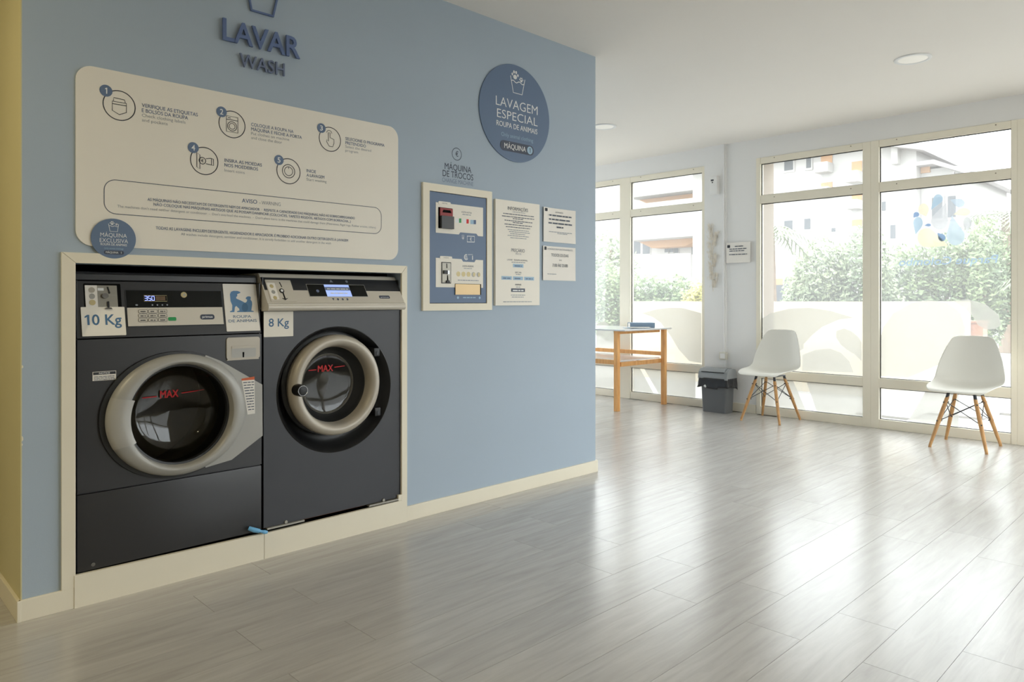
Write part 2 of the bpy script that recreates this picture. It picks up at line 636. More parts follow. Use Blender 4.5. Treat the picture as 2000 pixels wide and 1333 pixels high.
# the blue partition with the opening for the machines
OX0, OX1, OZ = 0.690, 2.110, 1.234
wl = MB()
wl.box(0.531, OX0, 0, 0.12, 0, H).box(OX1, 3.629, 0, 0.12, 0, H).box(OX0, OX1, 0, 0.12, OZ, H)
wlo = struct(wl.build('wall_left', M['blue_wall']))
for z, w, h in ((0.866, 0.004, 0.012), (0.615, 0.004, 0.020), (0.600, 0.002, 0.010)):
    MB().prism([(0.5305, z), (0.531 + w, z + h * 0.3), (0.531 + w * 0.7, z + h * 0.8), (0.5305, z + h)], 'xz', -0.0006, 0.002).build('paint_chip', M['base'], wlo)
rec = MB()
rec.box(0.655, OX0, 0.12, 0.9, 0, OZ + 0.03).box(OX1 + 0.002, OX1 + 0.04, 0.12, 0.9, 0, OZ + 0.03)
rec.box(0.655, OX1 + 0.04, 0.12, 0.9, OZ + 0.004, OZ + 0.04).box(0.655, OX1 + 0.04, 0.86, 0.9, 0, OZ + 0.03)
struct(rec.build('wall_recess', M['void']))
struct(MB().box(3.50, 3.629, 0.12, 4.4, 0, H).build('wall_partition', M['blue_wall']))
struct(MB().box(0.527, 0.531, 0.0, 0.42, 0, H).build('wall_return', M['cream_wall']))
struct(MB().box(-3.2, 0.527, 0.40, 0.52, 0, H).build('wall_back', M['cream_wall']))
d1 = MB().box(-0.40, 0.522, 0.388, 0.40, 0.075, 1.915).build('door_1', M['cream_door'])
struct(d1)
MB().box(-0.46, 0.524, 0.382, 0.40, 1.915, 1.935).build('door_head', M['cream_door'], d1)
struct(MB().box(-3.2, -3.0, -4.6, 0.40, 0, H).build('wall_rear', M['white_wall']))
wq = MB().box(3.629, 3.95, 4.2, 4.4, 0, H).box(6.35, 6.95, 4.2, 4.4, 0, H).box(3.95, 6.35, 4.2, 4.4, 2.47, H)
struct(wq.build('wall_far', M['white_wall']))
w5 = struct(MB().box(3.95, 4.03, 4.2, 4.27, 0, 2.47, 0.003).build('window_5_added', M['frame']))  # unseen window, added to brighten the far floor and ceiling
for a in (5.11, 6.27):
    MB().box(a, a + 0.08, 4.2, 4.27, 0, 2.47, 0.003).build('mullion', M['frame'], w5)
for a, b in ((4.03, 5.11), (5.19, 6.27)):
    for z0, z1 in ((0.0, 0.078), (0.350, 0.430), (2.033, 2.113), (2.418, 2.47)):
        MB().box(a, b, 4.2, 4.265, z0, z1).build('frame_rail', M['frame'], w5)
    MB().box(a, b, 4.23, 4.234, 0.078, 2.42).build('pane', M['glass'], w5)
wf = MB().box(-3.2, 2.55, -4.6, -4.35, 0, H).box(6.28, 6.95, -4.6, -4.35, 0, H).box(2.55, 6.28, -4.6, -4.35, 2.47, H)
struct(wf.build('wall_front', M['white_wall']))

# window wall
XW = 6.60
wr = MB()
wr.box(XW, 6.95, -4.35, -4.19, 0, H).box(XW, 6.95, -4.19, -1.755, 2.478, H).box(XW, 6.95, 0.412, 0.972, 0, H).box(XW, 6.95, 2.99, 4.2, 0, H)
wr.box(XW, 6.95, -1.755, 0.412, 2.478, H).box(XW, 6.95, 0.972, 2.99, 2.478, H)
struct(wr.build('wall_right', M['white_wall']))
struct(MB().box(XW - 0.016, XW, 0.735, 0.972, 0.0, H).build('trim_3', M['white_wall']))

# skirtings
bl = MB().box(2.140, 3.641, -0.012, 0, 0, 0.0735, 0.002).box(3.629, 3.641, 0.0, 4.2, 0, 0.0735, 0.002)
struct(bl.build('baseboard_left', M['base']))
bl = MB().box(0.519, 0.686, -0.012, 0, 0, 0.0735, 0.002).box(0.515, 0.527, -0.0125, 0.40, 0, 0.0735, 0.002)
struct(bl.build('baseboard_return', M['base']))
struct(MB().box(-3.0, 0.515, 0.387, 0.40, 0, 0.0735, 0.002).build('baseboard_back', M['base']))
struct(MB().box(XW - 0.012, XW, 0.414, 0.734, 0, 0.085, 0.002).box(XW - 0.028, XW - 0.016, 0.735, 0.968, 0, 0.085, 0.002).build('baseboard_right', M['base']))

# boards framing the machine opening, and the plinth boards below
tr = struct(MB().prism([(0.647, 0.0735), (0.690, 0.0735), (0.690, OZ), (0.647, 1.271)], 'xz', -0.012, 0.0).build('trim_1', M['base']))
MB().prism([(0.6485, 1.271), (0.6915, OZ), (2.1065, OZ), (2.1385, 1.271)], 'xz', -0.012, -0.0004).build('frame_board', M['base'], tr)
MB().prism([(2.108, 0.112), (2.140, 0.0735), (2.140, 1.271), (2.108, OZ)], 'xz', -0.012, 0.0).build('frame_board', M['base'], tr)
MB().box(2.088, 2.1075, -0.012, 0.004, 0.112, 0.140).build('corner_filler', M['base'], tr)
pl = struct(MB().prism([(0.686, 0), (1.3935, 0), (1.3935, 0.109), (0.686, 0.117)], 'xz', -0.0145, 0.0).build('trim_2', M['base']))
MB().prism([(1.3955, 0), (2.139, 0), (2.139, 0.0735), (2.1075, 0.1115), (1.3955, 0.1085)], 'xz', -0.0145, 0.0).build('plinth_board', M['base'], pl)


# ------------------------------------------------------------------ windows
ZR = [(0.0, 0.078), (0.350, 0.430), (2.033, 2.113), (2.418, 2.476)]


def window(name, bays, jambs, films):
    """a unit in the wall x = 6.6: bays are pane ranges along y, jambs the uprights between and beside them"""
    x0, x1 = XW - 0.012, XW + 0.055
    root = None
    for a, b in jambs:
        mb = MB().box(x0, x1, a, b, 0, ZR[3][1], 0.003)
        if root is None:
            root = struct(mb.build(name, M['frame']))
        else:
            mb.build('mullion', M['frame'], root)
    for i, (a, b) in enumerate(bays):
        for z0, z1 in ZR:
            r = MB().box(x0 + 0.003, x1, a, b, z0, z1, 0.003).build('frame_rail', M['frame'], root)
            if z0 > 2:
                for y in (a + 0.10, b - 0.14):
                    MB().prism(ellipse(y, (z0 + z1) / 2 + 0.012, 0.005, 0.005, 10), 'yz', x0 + 0.001, x0 + 0.006).build('screw', M['screw'], r)
        for (z0, z1) in ((ZR[0][1], ZR[1][0]), (ZR[1][1], ZR[2][0]), (ZR[2][1], ZR[3][0])):
            p = MB().box(XW + 0.022, XW + 0.026, a, b, z0, z1).build('pane', M['glass'], root)
            g = MB()
            for q in ((a, a + 0.007, z0, z1), (b - 0.007, b, z0, z1), (a, b, z0, z0 + 0.005), (a, b, z1 - 0.007, z1)):
                g.box(XW + 0.014, XW + 0.0215, *q)
            g.build('gasket', M['gasket'], p)
    for pts in films:
        MB().prism(pts, 'yz', XW + 0.0195, XW + 0.0215).build('frosted_shape', M['frost'], root)
    return root


G = {'A_arch': [(12.93, 13.554, 1.025, 2.157), (12.271, 12.827, 1.026, 2.067)],
 'A_balc': [(10.629, 11.148, 7.118, 7.88), (9.315, 9.76, 6.512, 7.379), (9.315, 9.76, 5.314, 5.96), (9.315, 9.76, 4.117, 4.751), (10.629, 11.148, 6.1, 6.586)],
 'A_r': [(34.0, 8.62, 7.835), (34.0, 7.761, 7.75), (34.0, 7.253, 7.498), (34.0, 7.093, 7.08), (34.0, 6.659, 7.063), (34.0, 5.779, 6.516), (34.0, 5.37, 4.612)],
 'A_roof1': [(34.0, 13.766, 8.66), (34.0, 7.133, 7.655)],
 'A_win': [(12.472, 12.904, 7.38, 7.833), (11.606, 11.826, 7.365, 7.831), (12.497, 12.904, 4.476, 4.951), (11.63, 11.924, 4.464, 4.972), (12.497, 12.904, 1.716, 2.193), (10.467, 10.653, 4.264, 4.443), (8.302, 8.514, 5.04, 5.444),
           (7.905, 8.113, 3.8, 4.396)],
 'B_box': [(24.82, 30.64, 8.945, 11.978), (24.82, 30.64, 5.677, 8.365)],
 'B_ext': (24.608, 36.772, 0.61, 15.88),
 'B_para': (23.279, 27.333, 3.246, 4.242),
 'B_win': [(31.359, 32.061, 4.842, 5.869), (30.473, 31.16, 4.801, 5.899), (28.758, 29.086, 4.841, 5.576), (28.295, 28.665, 4.819, 5.552), (27.837, 28.203, 4.758, 5.487), (26.363, 26.671, 4.573, 5.323), (26.275, 26.582, 7.305, 7.872)],
 'drops': [('decal_blue',
            [(-1.1, 1.841), (-1.122, 1.937), (-1.123, 1.943), (-1.125, 1.949), (-1.128, 1.954), (-1.132, 1.959), (-1.136, 1.962), (-1.141, 1.965), (-1.147, 1.967), (-1.153, 1.968), (-1.158, 1.967), (-1.164, 1.965), (-1.17, 1.963),
             (-1.175, 1.959), (-1.179, 1.955), (-1.183, 1.949), (-1.186, 1.943), (-1.188, 1.937), (-1.189, 1.931), (-1.19, 1.924), (-1.189, 1.918), (-1.187, 1.912), (-1.185, 1.906), (-1.181, 1.902), (-1.177, 1.898), (-1.172, 1.894)]),
           ('decal_cream',
            [(-1.066, 1.792), (-1.022, 1.819), (-1.017, 1.825), (-1.014, 1.832), (-1.011, 1.84), (-1.009, 1.849), (-1.009, 1.857), (-1.009, 1.865), (-1.011, 1.873), (-1.014, 1.881), (-1.018, 1.887), (-1.023, 1.893), (-1.028, 1.897),
             (-1.034, 1.9), (-1.041, 1.902), (-1.048, 1.902), (-1.054, 1.901), (-1.061, 1.898), (-1.067, 1.894), (-1.072, 1.889), (-1.077, 1.883), (-1.081, 1.876), (-1.084, 1.868), (-1.086, 1.86), (-1.087, 1.851), (-1.087, 1.843)]),
           ('decal_pale',
            [(-1.217, 1.896), (-1.226, 1.75), (-1.226, 1.738), (-1.225, 1.726), (-1.222, 1.716), (-1.217, 1.705), (-1.211, 1.697), (-1.203, 1.689), (-1.194, 1.683), (-1.185, 1.679), (-1.175, 1.677), (-1.164, 1.677), (-1.154, 1.679),
             (-1.143, 1.683), (-1.134, 1.689), (-1.125, 1.696), (-1.118, 1.705), (-1.112, 1.715), (-1.107, 1.726), (-1.104, 1.738), (-1.103, 1.75), (-1.104, 1.762), (-1.107, 1.773), (-1.111, 1.784), (-1.117, 1.793), (-1.124, 1.801)]),
           ('decal_navy',
            [(-0.97, 1.789), (-0.971, 1.821), (-0.972, 1.824), (-0.974, 1.828), (-0.976, 1.83), (-0.978, 1.833), (-0.981, 1.835), (-0.985, 1.836), (-0.988, 1.837), (-0.992, 1.837), (-0.996, 1.836), (-0.999, 1.835), (-1.003, 1.833),
             (-1.006, 1.831), (-1.009, 1.828), (-1.011, 1.825), (-1.013, 1.822), (-1.014, 1.819), (-1.014, 1.815), (-1.014, 1.811), (-1.014, 1.808), (-1.012, 1.805), (-1.01, 1.802), (-1.008, 1.799), (-1.005, 1.797), (-1.002, 1.796)]),
           ('decal_blue',
            [(-0.986, 1.647), (-0.97, 1.736), (-0.97, 1.744), (-0.97, 1.753), (-0.971, 1.761), (-0.973, 1.769), (-0.977, 1.776), (-0.981, 1.782), (-0.985, 1.787), (-0.991, 1.79), (-0.997, 1.793), (-1.003, 1.794), (-1.009, 1.793),
             (-1.015, 1.791), (-1.02, 1.788), (-1.026, 1.783), (-1.03, 1.777), (-1.034, 1.771), (-1.038, 1.763), (-1.04, 1.755), (-1.041, 1.747), (-1.041, 1.738), (-1.04, 1.73), (-1.038, 1.722), (-1.035, 1.715), (-1.032, 1.709)]),
           ('decal_cream',
            [(-1.229, 1.542), (-1.082, 1.537), (-1.07, 1.537), (-1.058, 1.539), (-1.046, 1.544), (-1.035, 1.551), (-1.025, 1.559), (-1.017, 1.57), (-1.01, 1.582), (-1.005, 1.594), (-1.002, 1.608), (-1.001, 1.622), (-1.002, 1.636),
             (-1.005, 1.649), (-1.01, 1.661), (-1.017, 1.672), (-1.026, 1.681), (-1.036, 1.689), (-1.047, 1.694), (-1.058, 1.697), (-1.07, 1.697), (-1.083, 1.696), (-1.094, 1.692), (-1.105, 1.685), (-1.115, 1.677), (-1.124, 1.667)]),
           ('decal_navy',
            [(-1.15, 1.654), (-1.191, 1.637), (-1.195, 1.634), (-1.199, 1.631), (-1.202, 1.628), (-1.205, 1.623), (-1.206, 1.619), (-1.208, 1.614), (-1.208, 1.609), (-1.208, 1.604), (-1.207, 1.599), (-1.205, 1.595), (-1.202, 1.591),
             (-1.199, 1.588), (-1.196, 1.585), (-1.192, 1.583), (-1.188, 1.582), (-1.183, 1.581), (-1.179, 1.582), (-1.175, 1.583), (-1.171, 1.585), (-1.167, 1.588), (-1.164, 1.592), (-1.161, 1.596), (-1.159, 1.6), (-1.157, 1.605)]),
           ('decal_navy',
            [(-1.053, 1.718), (-1.072, 1.731), (-1.075, 1.732), (-1.078, 1.733), (-1.081, 1.733), (-1.084, 1.733), (-1.087, 1.733), (-1.09, 1.732), (-1.093, 1.731), (-1.096, 1.73), (-1.098, 1.728), (-1.1, 1.726), (-1.102, 1.724),
             (-1.103, 1.722), (-1.103, 1.72), (-1.103, 1.718), (-1.103, 1.716), (-1.101, 1.714), (-1.1, 1.712), (-1.098, 1.711), (-1.095, 1.71), (-1.092, 1.709), (-1.089, 1.708), (-1.086, 1.708), (-1.083, 1.708), (-1.08, 1.709)]),
           ('decal_ltblue',
            [(-1.253, 1.787), (-1.33, 1.661), (-1.337, 1.65), (-1.341, 1.638), (-1.344, 1.626), (-1.344, 1.613), (-1.343, 1.6), (-1.34, 1.588), (-1.336, 1.577), (-1.329, 1.567), (-1.322, 1.558), (-1.313, 1.551), (-1.303, 1.547),
             (-1.292, 1.544), (-1.281, 1.543), (-1.27, 1.545), (-1.259, 1.548), (-1.249, 1.554), (-1.24, 1.562), (-1.232, 1.571), (-1.225, 1.582), (-1.22, 1.594), (-1.217, 1.606), (-1.215, 1.619), (-1.216, 1.632), (-1.218, 1.644)]),
           ('decal_ltblue',
            [(-1.241, 1.917), (-1.306, 1.914), (-1.313, 1.913), (-1.319, 1.911), (-1.325, 1.908), (-1.33, 1.905), (-1.334, 1.9), (-1.338, 1.895), (-1.341, 1.89), (-1.343, 1.884), (-1.344, 1.878), (-1.343, 1.873), (-1.342, 1.867),
             (-1.34, 1.862), (-1.337, 1.857), (-1.332, 1.853), (-1.327, 1.85), (-1.322, 1.848), (-1.316, 1.847), (-1.31, 1.846), (-1.303, 1.847), (-1.297, 1.849), (-1.291, 1.851), (-1.286, 1.855), (-1.281, 1.859), (-1.277, 1.864)]),
           ('decal_cream',
            [(-1.265, 1.792), (-1.306, 1.831), (-1.312, 1.834), (-1.318, 1.837), (-1.325, 1.838), (-1.333, 1.839), (-1.34, 1.839), (-1.348, 1.838), (-1.355, 1.835), (-1.362, 1.832), (-1.368, 1.829), (-1.373, 1.824), (-1.378, 1.819),
             (-1.381, 1.814), (-1.383, 1.809), (-1.384, 1.803), (-1.383, 1.798), (-1.381, 1.792), (-1.378, 1.788), (-1.374, 1.783), (-1.369, 1.78), (-1.363, 1.777), (-1.356, 1.775), (-1.349, 1.774), (-1.342, 1.774), (-1.334, 1.775)]),
           ('decal_pale',
            [(-1.357, 1.637), (-1.336, 1.702), (-1.334, 1.71), (-1.334, 1.718), (-1.334, 1.726), (-1.335, 1.734), (-1.337, 1.741), (-1.34, 1.748), (-1.343, 1.753), (-1.347, 1.758), (-1.352, 1.761), (-1.357, 1.763), (-1.362, 1.764),
             (-1.367, 1.763), (-1.371, 1.761), (-1.376, 1.758), (-1.38, 1.753), (-1.384, 1.748), (-1.387, 1.741), (-1.39, 1.734), (-1.391, 1.726), (-1.392, 1.718), (-1.392, 1.71), (-1.391, 1.703), (-1.39, 1.695), (-1.387, 1.688)])],
 'film1': [[(1.776, 0.958), (1.59, 0.999), (1.421, 1.019), (1.257, 1.02), (1.029, 0.967), (1.029, 0.452), (1.172, 0.464), (1.3, 0.58), (1.399, 0.717), (1.521, 0.856), (1.636, 0.921)],
           [(2.413, 0.826), (2.295, 0.859), (2.192, 0.79), (2.117, 0.601), (2.192, 0.415), (2.413, 0.402)]],
 'film2': [[(0.379, 0.912), (0.284, 0.974), (0.1, 1.02), (-0.097, 1.031), (-0.285, 1.005), (-0.484, 0.947), (-0.359, 0.927), (-0.211, 0.858), (-0.116, 0.779), (-0.039, 0.69), (-0.039, 0.651), (0.02, 0.61), (0.201, 0.6), (0.379, 0.531)],
           [(-0.34, 0.824), (-0.404, 0.849), (-0.466, 0.828), (-0.528, 0.775), (-0.554, 0.73), (-0.554, 0.567), (-0.502, 0.618), (-0.431, 0.661), (-0.377, 0.704), (-0.336, 0.768)],
           [(-0.029, 0.593), (-0.154, 0.647), (-0.285, 0.663), (-0.377, 0.63), (-0.449, 0.56), (-0.484, 0.462), (-0.029, 0.446)]],
 'film3': [[(-0.708, 0.447), (-0.708, 0.756), (-0.733, 0.867), (-0.815, 0.991), (-0.954, 1.079), (-1.089, 1.104), (-1.22, 1.079), (-1.31, 1.006), (-1.346, 0.883), (-1.343, 0.781), (-1.292, 0.676), (-1.183, 0.587), (-1.032, 0.506),
            (-0.934, 0.452)],
           [(-1.263, 1.096), (-1.364, 1.108), (-1.486, 1.068), (-1.571, 0.989), (-1.588, 0.91), (-1.554, 0.877), (-1.486, 0.871), (-1.434, 0.906), (-1.399, 0.974), (-1.346, 1.039)]],
 'script': [(-0.843, 1.391), (-1.554, 1.426), (-0.843, 1.478)],
 'self': [(1.695, 1.488), (1.192, 1.471), (1.695, 1.561), (1.715, 1.59), (1.211, 1.611)]}

lo1 = [[(1.10, 0.085), (1.55, 0.085), (1.74, 0.345), (1.10, 0.345)], [(1.62, 0.085), (1.89, 0.085), (1.89, 0.345), (1.80, 0.345)],
       [(2.06, 0.085), (2.60, 0.085), (2.60, 0.345), (2.06, 0.345)]]
lo2 = [[(-0.57, 0.085), (-0.16, 0.085), (-0.07, 0.345), (-0.57, 0.345)], [(-0.06, 0.085), (0.36, 0.085), (0.36, 0.345), (0.06, 0.345)]]
lo3 = [[(-1.30, 0.085), (-0.93, 0.085), (-1.06, 0.345), (-1.30, 0.345)]]
w1 = window('window_1', [(1.004, 1.907), (2.053, 2.95)], [(1.907, 2.053), (0.972, 1.004), (2.95, 2.99)], G['film1'] + lo1)
w2 = window('window_2', [(-0.575, 0.369), (-1.660, -0.709)], [(-0.642, -0.575), (-0.709, -0.642), (0.369, 0.412), (-1.700, -1.660), (-1.755, -1.700)],
            G['film2'] + G['film3'] + lo2 + lo3)

window('window_4_added', [(-2.93, -1.80), (-4.10, -3.01)], [(-3.01, -2.93), (-1.80, -1.757), (-4.19, -4.10)], [])  # unseen bays past the right post, added for daylight on floor and chairs
lining = MB().box(6.67, 6.951, 0.4085, 0.4115, 0, 2.477).box(6.67, 6.951, 0.9725, 0.9755, 0, 2.477)
struct(lining.build('trim_4', M['reveal']))

# a like shop front behind the camera's right shoulder gives the long side of the room its daylight
w3 = struct(MB().box(2.55, 2.63, -4.40, -4.33, 0, 2.47, 0.003).build('window_3', M['frame']))
for a in (3.44, 4.37, 5.30, 6.20):
    MB().box(a, a + 0.08, -4.40, -4.33, 0, 2.47, 0.003).build('mullion', M['frame'], w3)
for a in (2.63, 3.52, 4.45, 5.38):
    b = a + 0.81 if a < 5.3 else 6.20
    for z0, z1 in ZR:
        MB().box(a, b, -4.40, -4.335, z0, min(z1, 2.47)).build('frame_rail', M['frame'], w3)
    MB().box(a, b, -4.37, -4.366, 0.078, 2.42).build('pane', M['glass'], w3)

# lettering and drop emblem stuck to the right-hand panes
YW = Face((XW + 0.018, 0, 0), (0, -1, 0), (0, 0, 1), (-1, 0, 0))     # x runs to the right as seen from the room
lg = thing('window_logo', 'pale blue and cream ring of drops stuck on the right window pane', 'window decal', (XW + 0.018, -1.19, 1.52))
for m, pts in G['drops']:
    MB().prism(pts, 'yz', XW + 0.0165, XW + 0.0185).build('drop', M[m], lg)
sc = MB()
text(sc, YW, 'Parque Colombo', 0.855, 1.56, 1.392, 0.062, 0.0, 0.01, mirror=True, slant=-0.2)
tag(sc.build('window_script', M['decal_navy']), 'mirrored pale blue script lettering on the right window pane', 'window decal')
sv = MB()
text(sv, YW, 'SELF SERVICE', -1.72, -1.20, 1.395, 0.058, 0.0, 0.012, mirror=True)
text(sv, YW, 'LAVANDARIA', -1.72, -1.20, 1.485, 0.045, 0.0, 0.0, mirror=True)
tag(sv.build('window_lettering', M['decal_pale']), 'mirrored whitish lettering on the window pane behind the wooden table', 'window decal')

# recessed ceiling lights
for i, (x, y, lab) in enumerate(((5.125, -1.413, 'round white ceiling light above the right window and chairs'),
                                 (5.138, 1.125, 'round white ceiling light half hidden by the blue wall corner'))):
    t = thing('ceiling_light', lab, 'ceiling light', (x, y, H))
    MB().prism(ellipse(x, y, 0.085, 0.085, 48), 'xy', H - 0.0055, H - 0.0005).build('diffuser', M['lamp'], t)
    bm = MB()
    vs, fs, n = [], [], 56
    for r, z in ((0.110, H - 0.0005), (0.108, H - 0.006), (0.097, H - 0.010), (0.087, H - 0.007), (0.0855, H - 0.0005)):
        vs += [(x + r * math.cos(2 * math.pi * k / n), y + r * math.sin(2 * math.pi * k / n), z) for k in range(n)]
    fs = [(q * n + k, q * n + (k + 1) % n, (q + 1) * n + (k + 1) % n, (q + 1) * n + k) for q in range(4) for k in range(n)]
    bm.add(vs, fs).build('trim_ring', M['ink_white'], t, True)
# unseen lit lights, added over the back of the room to brighten and warm it
for x, y, pw, lab in ((-0.8, -0.5, 10.0, 'lit warm ceiling light in the corridor left of the blue wall'), (-0.6, -2.6, 3.0, 'lit warm ceiling light behind the camera')):
    t = thing('ceiling_light', lab, 'ceiling light', (x, y, H), 'lit ceiling lights')
    MB().prism(ellipse(x, y, 0.085, 0.085, 32), 'xy', H - 0.0055, H - 0.0005).build('diffuser', M['added_lamp'], t)
    d = bpy.data.lights.new('added_lamp_glow', 'AREA')
    d.shape, d.size, d.energy, d.color = 'DISK', 0.16, pw, (1.0, 0.88, 0.58)
    o = bpy.data.objects.new('added_lamp_glow', d)
    COL.objects.link(o)
    o.location = (x, y, H - 0.012)


# ------------------------------------------------------------------ washing machines
def loft(rows, n=96, a0=0.0, a1=360.0):
    """rings (cx, cz, a, b, y) joined into a shell; a0..a1 limits it to a sector"""
    mb = MB()
    full = abs(a1 - a0) > 359
    vs, fs = [], []
    for cx, cz, a, b, y in rows:
        for i in range(n):
            t = R(a0 + (a1 - a0) * i / (n if full else n - 1))
            vs.append((cx + a * math.cos(t), y, cz + b * math.sin(t)))
    for k in range(len(rows) - 1):
        for i in range(n if full else n - 1):
            j = (i + 1) % n
            fs.append((k * n + i, k * n + j, (k + 1) * n + j, (k + 1) * n + i))
    return mb.add(vs, fs)


def plate_hole(x0, x1, z0, z1, y0, y1, cx, cz, a, b, n=96):
    """front plate with an elliptical hole"""
    mb = MB()
    inner, outer = [], []
    for i in range(n):
        t = 2 * math.pi * i / n
        c, s = math.cos(t), math.sin(t)
        inner.append((cx + a * c, cz + b * s))
        k = 1e9
        if c > 1e-9: k = min(k, (x1 - cx) / c)
        if c < -1e-9: k = min(k, (x0 - cx) / c)
        if s > 1e-9: k = min(k, (z1 - cz) / s)
        if s < -1e-9: k = min(k, (z0 - cz) / s)
        outer.append([cx + k * c, cz + k * s])
    for X, Z in ((x0, z0), (x0, z1), (x1, z0), (x1, z1)):
        j = min(range(n), key=lambda i: (outer[i][0] - X) ** 2 + (outer[i][1] - Z) ** 2)
        outer[j] = [X, Z]
    vs = [(p[0], y0, p[1]) for p in inner] + [(p[0], y0, p[1]) for p in outer] + [(p[0], y1, p[1]) for p in inner] + [(p[0], y1, p[1]) for p in outer]
    fs = []
    for i in range(n):
        j = (i + 1) % n
        fs += [(i, j, n + j, n + i), (2 * n + i, 3 * n + i, 3 * n + j, 2 * n + j), (i, 2 * n + i, 2 * n + j, j), (n + i, n + j, 3 * n + j, 3 * n + i)]
    return mb.add(vs, fs)


def slanted(x0, x1, ya, za, yb, zb):
    """face leaning back from (ya, za) at its foot to (yb, zb) at its head; returns it and a converter from wall coordinates"""
    L = math.hypot(yb - ya, zb - za)
    u = Vector((0, (yb - ya) / L, (zb - za) / L))
    f = Face((0, ya, za), (1, 0, 0), u, (0, -u.z, u.y))

    def conv(x, z):
        y = ya
        for _ in range(6):
            k = 1 + y / 2.948
            zz = 1.1 + (z - 1.1) * k
            y = ya + (yb - ya) * (zz - za) / (zb - za)
        k = 1 + y / 2.948
        return x * k, (1.1 + (z - 1.1) * k - za) / u.z
    return f, conv


FRONT = Face((0, 0.0, 0), (1, 0, 0), (0, 0, 1), (0, -1, 0))

# ---- the 10 kg machine
wm = thing('washing_machine', 'large 10 kg dark grey washing machine with silver oval door, beside the left wall end', 'washing machine', (1.043, 0.34, 0.119))
cab = MB()
cab.box(0.698, 0.702, 0.012, 0.68, 0.119, 1.172).box(1.384, 1.388, 0.012, 0.68, 0.119, 1.172).box(0.70, 1.386, 0.66, 0.68, 0.119, 1.172)
cab.box(0.70, 1.386, 0.015, 0.68, 0.119, 0.135).box(0.702, 1.384, 0.012, 0.03, 0.394, 0.407)
cab.build('cabinet', M['anthracite'], wm)
MB().box(0.698, 1.389, 0.0, 0.014, 0.119, 0.3975, 0.004).build('lower_panel', M['anthracite'], wm, True)
fp = plate_hole(0.698, 1.389, 0.4025, 0.9575, 0.0, 0.014, 1.05, 0.655, 0.215, 0.215)
fp.build('front_panel', M['anthracite'], wm)
MB().prism([(0.0, 0.9625), (0.004, 0.961), (0.30, 0.961), (0.30, 1.1725), (0.050, 1.1725), (0.046, 1.170)], 'yz', 0.698, 1.388).build('control_panel', M['anthracite'], wm)
MB().prism([(0.046, 1.176), (0.047, 1.196), (0.052, 1.203), (0.062, 1.2065), (0.68, 1.2065), (0.68, 1.176)], 'yz', 0.700, 1.386).build('top_cover', M['anthracite'], wm)
MB().box(0.702, 1.384, 0.060, 0.66, 1.170, 1.178).build('top_seal', M['void'], wm)

F1, c1 = slanted(0.698, 1.388, 0.0, 0.9625, 0.046, 1.170)


def q1(x0, x1, z0, z1):
    a, b = c1(x0, z0), c1(x1, z1)
    return a[0], b[0], a[1], b[1]


# coin acceptor
a, b, c, d = q1(0.726, 0.836, 1.060, 1.158)
cn = slab(F1, rrect(a - 0.004, b + 0.003, c, d + 0.003, 0.004), -0.002, 0.0012).build('coin_acceptor', M['void'], wm)
slab(F1, [(a, c), (a + 0.040, c), (a + 0.040, d - 0.004), (a, d - 0.004)], 0.0, 0.0024).build('price_plate', M['paper'], cn)
slab(F1, [(a + 0.040, c), (b - 0.010, c), (b - 0.010, d - 0.004), (a + 0.040, d - 0.004)], 0.0, 0.0022).build('steel_plate', M['steel'], cn)
for k, m in enumerate(('silver2', 'silver', 'gold')):
    slab(F1, ellipse(a + 0.022, d - 0.022 - 0.0235 * k, 0.0105 - (0.001 if k == 1 else 0), 0.0105, 24), 0.0024, 0.0034).build('coin_print', M[m], cn)
slab(F1, [(a + 0.070, c + 0.010), (a + 0.077, c + 0.010), (a + 0.077, c + 0.036), (a + 0.070, c + 0.036)], 0.0022, 0.006).build('coin_return', M['black'], cn)
slab(F1, [(a + 0.060, c + 0.006), (a + 0.086, c + 0.006), (a + 0.082, c + 0.012), (a + 0.064, c + 0.012)], 0.0022, 0.009).build('return_lip', M['chrome'], cn)
slab(F1, ellipse(a + 0.064, d - 0.045, 0.011, 0.010, 24), 0.0022, 0.010).build('coin_button', M['chrome'], cn)
slab(F1, [(a + 0.073, d - 0.010), (a + 0.077, d - 0.009), (a + 0.083, d - 0.034), (a + 0.079, d - 0.036)], 0.0022, 0.005).build('coin_slot', M['black'], cn)
rect(MB(), F1, a + 0.042, a + 0.062, d - 0.024, d - 0.014, 0.0025).build('slot_label', M['ink_white'], cn)

# capacity sign
a, b, c, d = q1(0.713, 0.852, 0.969, 1.0745)
sg = slab(F1, rrect(a, b, c, d, 0.002, 3), 0.0030, 0.0050).build('capacity_sign', M['white_board'], wm)
note(sg, 'white 10 Kg sign')
mb = one(MB(), F1, a + 0.026, c + 0.041, 0.038, 0.0055, 0.19)
text(mb, F1, '0 Kg', a + 0.034, b - 0.013, c + 0.041, 0.038, 0.0055, 0.014)
mb.build('lettering', M['animal_b'], sg)

